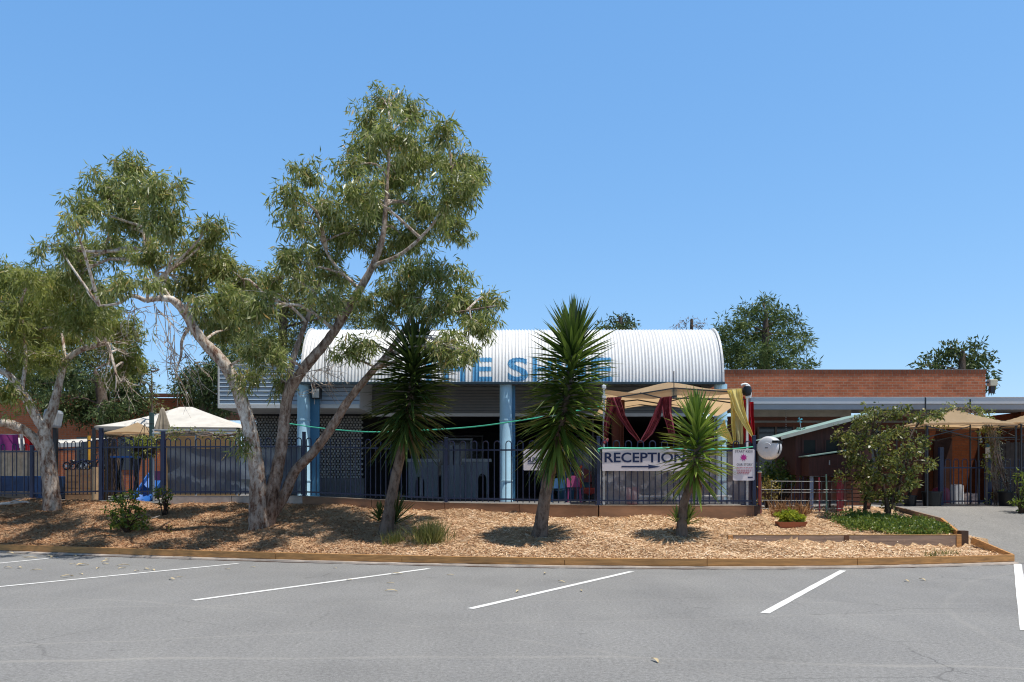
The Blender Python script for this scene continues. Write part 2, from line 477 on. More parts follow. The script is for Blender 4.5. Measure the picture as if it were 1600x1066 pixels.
for (a, b, w) in (((-260,905),(92,871),.09), ((-40,920.5),(372,880.5),.09), ((302,938),(670,888.5),.10), ((735,951),(987,893),.10), ((1195,958),(1317,891.5),.105), ((1604,985),(1590,881),.12)):
    p, q = gp(*a), gp(*b); d = (q-p).normalized(); s = Vector((d.y,-d.x,0))*w/2
    mb = MB(); n = 16; rr = random.Random(a[0])
    vs = []
    for i in range(n+1):
        c = p.lerp(q, i/n); e1, e2 = rr.uniform(.93,1.05), rr.uniform(.93,1.05)
        vs += [c-s*e1, c+s*e2]
    mb.add(vs, [(2*i,2*i+1,2*i+3,2*i+2) for i in range(n)])
    mb.build('parking_line', m_line, car_park)

# driveway rising to the gate
def drive_z(y): return .006+max(0, min(1, (y-14.95)/(22-14.95)))*.80
m_drive = asphalt('driveway_asphalt', (.25,.242,.23), False)
DL = lambda y: interp(y, [14.95,15.8,17,19,20.4,20.9,23], [9.0,8.72,9.02,9.2,9.3,5.6,5.6])
mb = MB(); mb.grid(lambda u,v: (lerp(DL(14.95+v*8.05), 34, u), 14.95+v*8.05, drive_z(14.95+v*8.05)), 6, 46)
dr = mb.build('driveway', m_drive, smooth=True); tag(dr, kind='structure')
# yard behind the fence
mb = MB()
xs = np.linspace(-40, 5.3, 60); vs = []
for x in xs:
    y0 = backY(max(-15, x))+.18; z = .93
    vs += [(x, y0, z), (x, 70, z)]
mb.add(vs, [(2*i, 2*i+2, 2*i+3, 2*i+1) for i in range(len(xs)-1)])
mb.add([(5.3,22.98,.81),(40,22.98,.81),(40,70,.84),(5.3,70,.84)], [(0,1,2,3)])
yd = mb.build('yard_ground', m_paving); tag(yd, kind='structure')
mb = MB(); mb.add([(-250,69.9,.80),(250,69.9,.80),(600,650,2),(-600,650,2)], [(0,1,2,3)])
tag(mb.build('far_ground', M('dry_grass_ground', (.12,.11,.05), .95)), kind='structure')

# ------------------------------------------------------------------ mulch bed
def mulch_mat():
    m, nt, out = nodes_of('mulch_ground')
    v = coords(nt); n = noise(nt, v, 30, 6, .75); n2 = noise(nt, v, .8, 4)
    c = ramp(nt, n, [(.25,(.20,.12,.065)), (.5,(.52,.36,.22)), (.75,(.74,.56,.38))])
    c = mixc(nt, 1, c, ramp(nt, n2, [(.3,(.8,.74,.7)),(.7,(1.1,1.08,1.05))]), 'MULTIPLY')
    bsdf(nt, out, c, .95, 0, .1, n, .9, .03); return m
mb = MB(); NU, NV = 230, 120
def mfn(u, v):
    x = lerp(-14, 9.0 if True else 0, u); 
    f, b = frontY(x)+.03, backY(x)+.02
    y = lerp(f, b, v)
    if x > 8.4:
        pass
    return (x, y, mulch_z(x, y))
mb.grid(mfn, NU, NV)
bed = mb.build('mulch_bed', mulch_mat(), smooth=True); tag(bed, kind='structure')
# loose wood chips over the bed
def chips_mat():
    m, nt, out = nodes_of('wood_chips')
    g = nt.nodes.new('ShaderNodeNewGeometry')
    c = ramp(nt, g.outputs['Random Per Island'], [(0,(.22,.10,.045)),(.1,(.50,.28,.14)),(.35,(.84,.645,.455)),(.75,(.92,.72,.48)),(1,(.94,.85,.70))])
    v = coords(nt); n2 = noise(nt, v, .7, 5, .6)
    k = ramp(nt, n2, [(.3,(.70,.62,.56)),(.62,(1.06,1.04,1.02))])
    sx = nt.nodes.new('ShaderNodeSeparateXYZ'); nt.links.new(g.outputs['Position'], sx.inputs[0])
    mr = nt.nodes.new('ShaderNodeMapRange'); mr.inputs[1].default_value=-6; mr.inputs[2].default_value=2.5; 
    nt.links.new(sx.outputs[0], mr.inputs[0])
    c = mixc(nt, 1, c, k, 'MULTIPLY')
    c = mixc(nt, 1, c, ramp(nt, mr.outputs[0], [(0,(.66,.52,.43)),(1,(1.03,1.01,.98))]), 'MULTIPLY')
    bsdf(nt, out, c, .85, 0, .2); return m
def chips(n, seed=3):
    rng = np.random.default_rng(seed)
    x = rng.uniform(-13.5, 8.85, n); t = rng.uniform(0, 1, n)**1.15
    base = np.zeros((n,3))
    for i in range(n):
        f, b = frontY(x[i])+.07, backY(x[i])
        y = lerp(f, b, t[i]); base[i] = (x[i], y, mulch_z(x[i], y)+rng.uniform(0,.022))
    a = rng.uniform(0, 2*np.pi, n); el = rng.normal(0, .22, n)
    d = np.stack([np.cos(a)*np.cos(el), np.sin(a)*np.cos(el), np.sin(el)], 1)
    L = rng.gamma(2.4, .022, n)+.02; L = np.minimum(L, .2); W = rng.uniform(.006, .017, n)
    up = unit(np.array([0,0,1.])+rng.normal(0,.30,(n,3))); s = unit(np.cross(d, up))
    L = L[:,None]; W = W[:,None]
    v = np.stack([base-d*L/2-s*W/2, base-d*L/2+s*W/2, base+d*L/2+s*W*.35, base+d*L/2-s*W*.35], 1).reshape(-1,3)
    return v, np.arange(4*n).reshape(-1,4)
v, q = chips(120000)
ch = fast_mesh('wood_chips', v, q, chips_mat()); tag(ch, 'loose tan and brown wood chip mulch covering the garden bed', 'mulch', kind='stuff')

# ------------------------------------------------------------------ timber edging along the car park
edge = thing('garden_edging', 'long low orange treated pine edging along the front of the mulch bed', 'edging', (0, frontY(0), 0))
cuts = [-14, -10.9, -7.7, -4.35, -1.95, .9, 3.3, 5.9, 8.99]
for i in range(len(cuts)-1):
    a, b = cuts[i]+.004, cuts[i+1]-.004; n = 6; mb = MB(); vs = []
    for k in range(n+1):
        x = lerp(a, b, k/n); y = frontY(x)
        for (dy, z) in ((-.025,.045),(.025,.045),(.025,.165),(-.025,.165)): vs.append((x, y+dy, z))
    fs = [(3,2,1,0), tuple(4*n+j for j in range(4))]
    for k in range(n):
        for j in range(4): fs.append((4*k+j, 4*k+(j+1)%4, 4*k+4+(j+1)%4, 4*k+4+j))
    mb.add(vs, fs); mb.build('timber_board', m_timber, edge, bevel=.004)
cx, cy = 8.99, frontY(8.99)
mb = MB(); mb.bar((cx-.02,cy+.03,.11), (8.66,15.66,.36), .05, .125); mb.build('timber_board', m_timber, edge, bevel=.004)
# broken concrete strip under it
mb = MB(); n = 90; vs = []; rr = random.Random(4)
for k in range(n+1):
    x = lerp(-14, 9.0, k/n); y = frontY(x); w = .10+rr.uniform(-.03,.03)+.025*math.sin(x*1.7)
    for (dy, z) in ((-w,.0015),(-w+.015,.034+rr.uniform(-.008,.004)),(.02,.044),(.02,.0015)): vs.append((x, y+dy, z))
fs = []
for k in range(n):
    for j in range(3): fs.append((4*k+j, 4*k+j+1, 4*k+5+j, 4*k+4+j))
mb.add(vs, fs); tag(mb.build('concrete_kerb', m_conc), kind='structure')
# rough flat strip, crack shadow at the asphalt edge painted dark brown
mb = MB(); vs = []
for k in range(n*2+1):
    x = lerp(-14, 9.0, k/n/2); y = frontY(x); w = .15+rr.uniform(-.03,.05)*(1 if x > -7 else .4)
    vs += [(x, y-w, .004), (x, y-.05, .004)]
mb.add(vs, [(2*k,2*k+2,2*k+3,2*k+1) for k in range(n*2)])
tag(mb.build('edge_gap_shadow', M('gap_shadow', (.06,.035,.025), .95, .5, 9)), kind='structure')

# raised bed boards
rb = thing('raised_bed_edging', 'raised pine planter edging with grey faces and square posts on the right of the mulch', 'edging', (6.2, RBY, .3))
xa, xm, xb = X(1145,RBY), X(1322,RBY), X(1497,RBY)
zt = Z(836.5,RBY)
for a, b, mt in ((xa, xm-.03, m_grey_timber), (xm+.03, xb-.04, m_grey_timber)):
    mb = MB(); mb.box((a,RBY-.025,zt-.22),(b,RBY+.025,zt)); o = mb.build('board', mt, rb, bevel=.004)
    mb = MB(); mb.box((a,RBY-.027,zt+.001),(b,RBY+.03,zt+.012)); mb.build('board_cap', m_timber_top, rb)
for x, mt, h in ((xa-.05, m_timber, 0), (xm, M('dark_post', (.12,.055,.03), .8), .005), (xb, m_timber, .02)):
    mb = MB(); mb.box((x-.045,RBY-.04,zt-.3),(x+.045,RBY+.03,zt+h)); mb.build('post', mt, rb, bevel=.004)
mb = MB(); mb.box((xb+.05,RBY-.02,zt-.3),(xb+.19,RBY+.13,zt+.085)); mb.build('post', M('dark_post2', (.075,.042,.026), .8, .3, 5), rb, bevel=.006)
e = Vector((8.98,17.4,mulch_z(8.9,17.4,False)+.06))
mb = MB(); mb.bar((xb+.1,RBY+.13,zt-.05), (e.x,e.y,e.z), .05, .2); mb.build('board', m_timber, rb, bevel=.004)
mb = MB(); mb.bar((e.x,e.y+.01,e.z), (9.2,20.3,.80), .05, .2); mb.build('board', m_grey_timber, rb, bevel=.004)

# ------------------------------------------------------------------ retaining wall and fence
FP = [(50,21.7,1.05),(158,20.8,1.12),(255,20.25,1.11),(475,19.9,1.115),(697,18.85,.985),(935,17.9,.955),(1178,18.0,.945)]
FPW = [Vector((X(px,Y), Y, z)) for px,Y,z in FP]
FPW = [Vector((X(-75,22.4), 22.4, 1.05))]+FPW
rw = thing('retaining_wall', 'low brown sleeper retaining wall carrying the blue loop top fence', 'wall', tuple(FPW[5]))
for i in range(3, len(FPW)-1):
    a, b = FPW[i], FPW[i+1]
    mb = MB()
    d = (b-a).normalized()
    for s in range(2):
        p, q = a.lerp(b, s/2)+d*.004, a.lerp(b, s/2+.5)-d*.004
        top = Vector((0,0,-.004))
        h = .42
        n = Vector((d.y,-d.x,0)).normalized()*.09
        vs = [p-n, q-n, q+n, p+n]; 
        mb.add([w-Vector((0,0,h)) for w in vs]+[w-Vector((0,0,.004)) for w in vs], [(3,2,1,0),(4,5,6,7),(0,1,5,4),(1,2,6,5),(2,3,7,6),(3,0,4,7)])
    mb.build('wall_section', m_conc if i == 3 else m_retain, rw, bevel=.01)
    mb = MB()
    n = Vector((d.y,-d.x,0)).normalized()*.093
    vs = [a-n, b-n, b+n, a+n]
    mb.add([w+Vector((0,0,-.003)) for w in vs]+[w+Vector((0,0,.004)) for w in vs], [(3,2,1,0),(4,5,6,7),(0,1,5,4),(1,2,6,5),(2,3,7,6),(3,0,4,7)])
    mb.build('wall_cap', M('pale_wall_top', (.42,.33,.25), .9, .3, 8), rw)  # cap paler than the wall sections below
pxe = FPW[-1]
mb = MB(); mb.box((pxe.x-.02,pxe.y-.10,.45),(pxe.x+.12,pxe.y+.06,.945)); mb.build('end_block', M('dark_end_block', (.07,.045,.035), .9, .4, 4), rw, bevel=.01)

fence = thing('loop_top_fence', 'navy blue loop top pool fence along the top of the retaining wall', 'fence', tuple(FPW[5]))
o0 = Vector(ORI[fence])
def hoop_mesh(w, h, zb):
    mb = MB(); pts = [(-w/2,0,zb)]; n = 8
    for k in range(n+1):
        a = math.pi*(1-k/n); pts.append((w/2*math.cos(a), 0, h-w/2+w/2*math.sin(a)))
    pts.append((w/2,0,zb)); mb.tube(pts, .0125, 6); return mb
proto = None
HT = 1.39
tops = [1.32, 1.62, 1.5, 1.5, 1.44, 1.44, 1.44]
for i in range(len(FPW)-1):
    a, b = FPW[i], FPW[i+1]; d = b-a; ln = d.length; ang = math.atan2(d.y, d.x)
    for hz in (.10, HT-.20):
        mb = MB(); mb.bar(a+Vector((0,0,hz)), b+Vector((0,0,hz)), .03, .035); mb.build('rail', m_blue, fence)
    if i == 0: n = 7
    else: n = max(4, round((ln-.09)/.252))
    for k in range(n):
        t = (k+.5)/n; c = a.lerp(b, t)
        if proto is None:
            proto = hoop_mesh(.126, HT, .03).build('hoop', m_blue, fence, smooth=True, loc=(0,0,0))
            # local mesh: undo the origin shift
            for v in proto.data.vertices: v.co += o0
            ho = proto
        else:
            ho = proto.copy(); COL.objects.link(ho); ho.parent = fence
        ho.location = c-o0; ho.rotation_euler = (0,0,ang)
for i, p in enumerate(FPW[1:]):
    mb = MB(); h = [1.34,1.66,1.56,1.52,1.46,1.46,1.50][i]; s = .043 if i < 3 else .037
    zb = -.12 if i < 2 else 0.004
    mb.box(p+Vector((-s,-s,zb)), p+Vector((s,s,h))); po = mb.build('post', m_blue, fence, bevel=.004)
    mb = MB(); mb.box(p+Vector((-s-.004,-s-.004,h+.001)), p+Vector((s+.004,s+.004,h+.015))); mb.build('post_cap', M('worn_navy_cap', (.05,.07,.15), .35), po, bevel=.004)
    if i >= 2:
        mb = MB(); mb.box(p+Vector((-.075,-.06,.0045)), p+Vector((.075,.06,.016))); mb.build('base_plate', m_blue, po)
# ------------------------------------------------------------------ main building with the barrel roof
m_barrel = None
def corr_mat(name, col, rough=.38):
    m, nt, out = nodes_of(name)
    v = coords(nt); n = noise(nt, coords(nt,(3,1,.4)), 1.2, 5, .6); n2 = noise(nt, v, 14, 3)
    c = ramp(nt, n, [(.3, sc(col,.90)), (.7, sc(col,1.04))])
    c = mixc(nt, ramp(nt, n2, [(.55,(0,)*3),(.8,(.12,)*3)]), c, (.4,.38,.34))
    bsdf(nt, out, c, rough, 0, .4); return m
m_corr = corr_mat('white_corrugated_iron', (.86,.86,.86))
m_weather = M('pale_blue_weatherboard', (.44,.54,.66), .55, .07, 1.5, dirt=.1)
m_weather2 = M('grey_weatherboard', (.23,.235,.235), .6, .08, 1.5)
m_trim = M('pale_trim', (.62,.63,.64), .5, .05)
bld = thing('community_building', 'low grey building with white corrugated barrel roof and powder blue columns', 'building', (0, 22.5, .93))
BY, BZ, BA, BH = 21.75, 4.045, 1.35, 1.60         # front edge of the barrel, its springing height, depth and rise
BX0, BX1 = -5.50, 5.52
PITCH, AMP = .0875, .016
def barrel(x, s, off=0):
    """s 0..1 front edge to crown (and past it), off = outwards"""
    a = s*math.pi/2; y = BY+BA-BA*math.cos(a); z = BZ+BH*math.sin(a)
    nx = Vector((0, -math.cos(a)/BA, math.sin(a)/BH)).normalized()
    r = AMP*math.sin(2*math.pi*x/PITCH)+off
    return Vector((x, y, z))+nx*r
nx_ = int((BX1-BX0)/PITCH*6)
mb = MB(); mb.grid(lambda u,v: barrel(lerp(BX0,BX1,u), v*2), nx_, 36)
roof = mb.build('barrel_roof', m_corr, bld, smooth=True)
for x in (BX0, BX1):
    mb = MB(); pts = [barrel(x, s/10, .012) for s in range(0,21)]
    for i in range(20): mb.bar(pts[i], pts[i+1], .05, .05, (1,0,0))
    mb.build('edge_trim', m_trim, roof)
    mb = MB(); c = (x*.998, BY+BA, BZ)
    poly = [(barrel(x, s/12, -.02).y, barrel(x, s/12, -.02).z) for s in range(25)]
    mb.add([(x*.997, y, z) for y,z in poly], [tuple(range(25))]); mb.build('end_wall', m_weather2, roof)
mb = MB(); mb.box((BX0-.03,BY-.09,BZ-.055),(BX1+.03,BY-.015,BZ+.01)); mb.build('gutter', m_gutter, bld, bevel=.01)
# painted letters following the iron
m_letter = M('faded_blue_lettering', (.11,.35,.60), .45, .14, 4)
lx = [('T',655,686),('H',694,727),('E',739,769),('S',793,825),('H',832,863),('I',870,877),('N',884,914),('E',923,955)]
for chx, a, b in lx:
    yv = BY+.15
    x0, x1 = X(a,yv), X(b,yv)
    v, f = text_mesh(chx, 1, 0, .025, 6)
    arr = np.array(v); mn, mx = arr.min(0), arr.max(0)
    bm = bmesh.new(); vs = [bm.verts.new(p) for p in v]
    for q in f:
        try: bm.faces.new([vs[i] for i in q])
        except ValueError: pass
    bmesh.ops.remove_doubles(bm, verts=bm.verts, dist=1e-5)
    for p in bm.verts:
        p.co.x = x0+(p.co.x-mn[0])/(mx[0]-mn[0])*(x1-x0); p.co.y = (p.co.y-mn[1])/(mx[1]-mn[1])
    for _ in range(7):
        es = [e for e in bm.edges if math.hypot((e.verts[0].co.x-e.verts[1].co.x), .72*(e.verts[0].co.y-e.verts[1].co.y)) > .03]
        if not es: break
        bmesh.ops.subdivide_edges(bm, edges=es, cuts=1)
        bmesh.ops.triangulate(bm, faces=bm.faces)
    mb = MB(); bm.verts.index_update()
    mb.add([barrel(p.co.x, .012+p.co.y*.262, .005) for p in bm.verts], [tuple(q.index for q in fc.verts) for fc in bm.faces]); bm.free()
    mb.build('letter', m_letter, roof, smooth=False)
def boards(x0, x1, y, z0, z1, n, lap=.02):
    mb = MB(); h = (z1-z0)/n
    vs = []; fs = []
    for i in range(n):
        za, zb = z0+i*h, z0+(i+1)*h; o = len(vs)
        vs += [(x0,y-lap,za),(x1,y-lap,za),(x1,y,zb),(x0,y,zb),(x0,y,za),(x1,y,za)]
        fs += [(o,o+1,o+2,o+3),(o+4,o+5,o+1,o)]
    mb.add(vs, fs); return mb
m_lap_shadow = M('painted_lap_shadow', (.10,.115,.14), .8, .1)  # lap shadow lines painted as thin dark strips between the boards
def lap_shadows(parent, x0, x1, y, z0, z1, n, lap):
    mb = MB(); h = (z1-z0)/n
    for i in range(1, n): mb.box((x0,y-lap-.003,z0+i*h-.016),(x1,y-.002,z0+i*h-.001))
    mb.build('lap_shadow_strips', m_lap_shadow, parent)
# projecting weatherboard box on the left
FY0 = 22.25
fx0, fx1 = X(341,FY0), X(562,FY0); fz0, fz1 = Z(637,FY0), Z(572,FY0)
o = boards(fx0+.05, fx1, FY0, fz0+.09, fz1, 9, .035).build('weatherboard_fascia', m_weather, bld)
lap_shadows(o, fx0+.05, fx1, FY0, fz0+.09, fz1, 9, .035)
mb = MB(); mb.box((fx0,FY0-.045,fz0-.02),(fx0+.05,FY0+.02,fz1+.02)); mb.box((fx0+.0505,FY0-.042,fz0-.02),(fx1,FY0+.02,fz0+.085)); mb.box((fx0-.01,FY0-.05,fz1+.021),(fx1,FY0+.05,fz1+.05)); mb.build('fascia_trim', m_trim, o, bevel=.004)
mb = MB(); mb.box((fx0,FY0+.021,fz0-.015),(fx1,FY0+2.6,fz1-.05)); mb.build('soffit_box', M('pale_soffit', (.60,.61,.62), .7, .05), bld)
# recessed siding under the barrel
SY = 24.2
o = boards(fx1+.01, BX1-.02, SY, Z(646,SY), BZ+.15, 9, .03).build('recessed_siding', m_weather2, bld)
lap_shadows(o, fx1+.01, BX1-.02, SY, Z(646,SY), BZ+.15, 9, .03)
mb = MB(); mb.box((fx1+.01,SY-.05,Z(651,SY)),(BX1-.02,SY+.03,Z(646,SY)-.002)); mb.build('siding_trim', m_trim, o)
mb = MB(); mb.box((fx0,22.9,.934),(5.6,32.99,.95)); mb.build('porch_floor', M('shade_porch_floor', (.035,.033,.03), .8), bld)  # slab added and coloured dark to deepen the porch shade
# porch roof slab, side walls and back wall
mb = MB(); mb.box((fx0,24.4,4.15),(5.6,33.5,4.35)); mb.build('flat_roof', M('roof_deck', (.3,.3,.3), .8), bld)
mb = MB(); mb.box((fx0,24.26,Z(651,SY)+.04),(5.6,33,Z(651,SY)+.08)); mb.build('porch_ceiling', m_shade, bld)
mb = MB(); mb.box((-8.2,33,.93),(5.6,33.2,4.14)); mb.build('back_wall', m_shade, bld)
mb = MB(); mb.box((5.42,24.8,.9),(5.6,32.99,4.14)); mb.build('side_wall', M('brown_wall', (.10,.05,.03), .9), bld)
for a, b in ((-3.4,-1.2),(1,3.4)):
    mb = MB(); mb.box((a,32.93,1.7),(b,32.995,3.2)); w = mb.build('window', m_glass, bld)
    mb = MB()
    mb.box((a-.06,32.9,1.64),(a,32.99,3.26)); mb.box((b,32.9,1.64),(b+.06,32.99,3.26)); mb.box((a,32.9,1.64),(b,32.99,1.7)); mb.box((a,32.9,3.2),(b,32.99,3.26)); mb.build('window_frame', M('aluminium_frame', (.2,.21,.22), .5), w)
# hit and miss block screen
KY = 24.6
mb = MB(); m_block = M('grey_screen_block', (.40,.39,.37), .9, .2, 3)
kx0, kx1 = X(398,KY), X(566,KY); rows, cols = 24, 34; kz0, kz1 = 1.55, 3.40
hx = (kx1-kx0)/cols; hz = (kz1-kz0)/rows
for r in range(rows):
    for c in range(cols):
        x = kx0+(c+(.5 if r%2 else 0))*hx
        mb.box((x, KY, kz0+r*hz+.006), (x+hx*.62, KY+.1, kz0+(r+.82)*hz))
for c in range(cols): mb.box((kx0+c*hx+hx*.13, KY+.055, kz0), (kx0+c*hx+hx*.2, KY+.09, kz1))
mb.build('block_screen', m_block, bld)
mb = MB(); mb.box((kx0,KY-.02,.93),(kx1+.05,KY+.16,kz0-.003)); mb.build('dwarf_wall', M('grey_block_wall', (.16,.16,.165), .9, .2, 2), bld)
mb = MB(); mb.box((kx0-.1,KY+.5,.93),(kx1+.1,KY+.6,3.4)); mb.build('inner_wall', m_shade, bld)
# columns: round shafts and flat blue piers behind two of them
CY = 21.95
for px, r in ((474.5,.17),(790.5,.165),(1126,.17)):
    x = X(px, CY); mb = MB()
    mb.lathe((x,CY), [(r*1.12,.93),(r*1.12,1.0),(r,1.03),(r,4.02)], 14); c = mb.build('column', m_col, bld, smooth=True)
    for z in (1.45, 3.05):
        mb = MB(); mb.lathe((x,CY), [(r+.004,z),(r+.012,z+.01),(r+.012,z+.04),(r+.004,z+.05)], 14, cap=False); mb.build('pipe_band', m_col, c)
mb = MB(); mb.box((X(484,22.15),22.10,.93),(X(499,22.15),22.2,4.0)); mb.build('pier', m_pier, bld)
mb = MB(); mb.box((X(795,22.2),22.15,.93),(X(805,22.2),22.4,4.0)); mb.build('pier', m_pier, bld)
# floodlight on the left column
fl = thing('floodlight', 'black box floodlight fixed beside the left blue column under the barrel roof', 'light', tuple(P(495,612,21.9)))
a, b = P(488,603,21.9), P(502,624,21.9)
mb = MB(); mb.box((a.x,21.78,b.z),(b.x,21.98,a.z)); mb.build('housing', m_black, fl, bevel=.01)
mb = MB(); mb.box((a.x+.03,21.765,b.z+.03),(b.x-.03,21.779,a.z-.09)); mb.build('lens', M('milky_lens', (.5,.5,.48), .3), fl)
mb = MB(); mb.box((a.x-.09,21.9,a.z-.2),(a.x-.002,21.94,a.z-.14)); mb.build('bracket', m_black, fl)

# ------------------------------------------------------------------ brick building on the right
m_brick = brick_mat('red_brick', (.50,.155,.072), (.36,.105,.05), (.40,.25,.17), .24, .086, .010)
bb = thing('brick_building', 'flat roofed red brick building with long grey verandah fascia on the right', 'building', (10.5, 27, .82))
PY = 26.6
px0, px1 = X(1110,PY), X(1540,PY); pz0, pz1 = Z(623,PY)-.3, Z(578.5,PY)
mb = MB(); mb.box((px0,PY,pz0),(px1,PY+.25,pz1-.115)); mb.box((px1-.25,PY+.26,pz0),(px1,PY+8,pz1-.115)); pw = mb.build('parapet_wall', m_brick, bb)
m_sold = brick_mat('soldier_brick', (.34,.11,.055), (.28,.085,.045), (.22,.14,.10), .086, .30, .010)
mb = MB(); mb.box((px0,PY-.012,pz1-.113),(px1+.012,PY+.26,pz1)); mb.build('soldier_course', m_sold, pw)
mb = MB(); mb.box((px0-.02,PY-.03,pz1+.001),(px1+.03,PY+.28,pz1+.018)); mb.build('capping', M('thin_flashing', (.22,.17,.15), .5), pw)
VY = 23.6
vx0, vx1 = X(1172,VY), X(1720,VY)
m_fascia = M('silver_fascia', (.56,.56,.57), .45, .05, 1, metal=.1)
zt, zm, zb = Z(621.5,VY), Z(631.5,VY), Z(640,VY)
mb = MB(); mb.box((vx0,VY-.04,zm),(vx1,VY+.1,zt)); fa = mb.build('fascia', m_fascia, bb, bevel=.008)
mb = MB(); mb.box((vx0,VY,zb),(vx1,VY+.1,zm-.003)); mb.build('lower_fascia', M('grey_fascia', (.34,.345,.36), .5, .05), fa)
mb = MB(); mb.box((vx0-.005,VY-.055,zt+.001),(vx1,VY+.12,zt+.016)); mb.build('drip_edge', m_white, fa)
mb = MB(); mb.box((vx0,VY+.11,zm),(vx1,PY+.24,zt-.02)); mb.build('verandah_roof', M('verandah_deck', (.35,.35,.36), .7), bb)
mb = MB(); mb.box((X(1172,25.0),25,Z(651,25)),(X(1330,25),25.12,zm-.01)); mb.build('soffit_beam', M('beige_beam', (.44,.42,.36), .6), bb)
mb = MB(); mb.box((X(1172,25),25.13,Z(660,25)),(X(1600,25),25.2,Z(657,25))); mb.build('ceiling_batten', M('dim_batten', (.25,.24,.22), .7), bb)
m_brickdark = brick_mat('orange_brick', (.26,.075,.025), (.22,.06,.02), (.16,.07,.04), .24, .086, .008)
mb = MB(); mb.box((5.65,28.2,.82),(X(1452,28.2),28.4,zm)); mb.build('shaded_wall', brick_mat('shaded_brick', (.085,.03,.018), (.07,.024,.015), (.06,.035,.025)), bb)  # left part of the back wall, verandah shade put into its brick colour
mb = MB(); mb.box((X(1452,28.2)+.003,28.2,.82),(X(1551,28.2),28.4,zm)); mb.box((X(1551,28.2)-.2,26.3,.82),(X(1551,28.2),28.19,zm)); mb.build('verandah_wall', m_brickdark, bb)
for a, b in ((1185,1240),(1262,1305),(1330,1375)):
    xa_, xb_ = X(a,28.1), X(b,28.1); mb = MB(); mb.box((xa_,28.14,1.6),(xb_,28.195,3.3)); w = mb.build('window', m_glass, bb)
    mb = MB()
    for x in (xa_, (xa_+xb_)/2, xb_): mb.box((x-.03,28.1,1.6),(x+.03,28.135,3.3))
    mb.build('window_frame', M('dark_frame', (.06,.05,.045), .5), w)
mb = MB(); mb.box((X(1460,28.1),28.1,.82),(X(1488,28.1),28.19,2.9)); mb.build('door', M('brown_door', (.09,.035,.02), .6), bb)
for px in (1228,):
    p = P(px,641,24.8); q = P(px,689,24.8)
    mb = MB(); n = 14
    for i in range(n): 
        c = p.lerp(q, i/n); mb.lathe((c.x,c.y), [(.008,c.z-.05),(.022,c.z-.03),(.008,c.z-.008)], 6)
    tag(mb.build('hanging_chain', m_steel), 'thin chain hanging from the verandah beam above the white hose reel', 'chain')
# small cream flood lamp on the parapet end
lp = P(1549,598,27.3)
l = thing('security_lamp', 'cream box lamp on the right end of the brick parapet', 'light', tuple(lp))
mb = MB(); mb.box(lp+Vector((-.10,-.1,-.12)), lp+Vector((.16,.12,.10))); mb.build('housing', M('cream_plastic', (.55,.50,.36), .5), l, bevel=.03)
mb = MB(); mb.bar((px1+.002,27.3,lp.z), (lp.x-.101,27.3,lp.z), .04, .04); mb.build('bracket', m_dark, l)
mb = MB(); mb.box(lp+Vector((-.06,-.06,-.34)), lp+Vector((.10,.08,-.121))); mb.build('lamp_base', m_dark, l, bevel=.02)
for px, y0, y1 in ((1446,621,633),(1516,625,642)):
    pass

# red brick building far left behind the trees
lb = thing('brick_hall', 'red brick hall behind the trees at far left', 'building', (-20, 33, .93))
LY = 33
mb = MB(); mb.box((X(-120,LY),LY,.93),(X(303,LY),LY+.25,Z(622,LY))); mb.build('wall', brick_mat('hall_brick', (.62,.19,.08), (.52,.15,.065), (.42,.24,.16)), lb)
mb = MB(); mb.box((X(-120,LY),LY+.26,Z(624,LY)-.2),(X(303,LY),LY+9,Z(624,LY))); mb.build('roof', M('red_roof', (.25,.08,.05), .8), lb)
mb = MB(); mb.box((X(-120,LY),LY-.3,Z(624,LY)+.08),(X(310,LY),LY-.003,Z(624,LY)+.2)); mb.build('gutter', M('rust_gutter', (.2,.07,.05), .6), lb)
for a, b in ((120,150),(185,215)):
    mb = MB(); mb.box((X(a,LY),LY-.03,1.9),(X(b,LY),LY-.003,3.2)); mb.build('window', m_glass, lb)
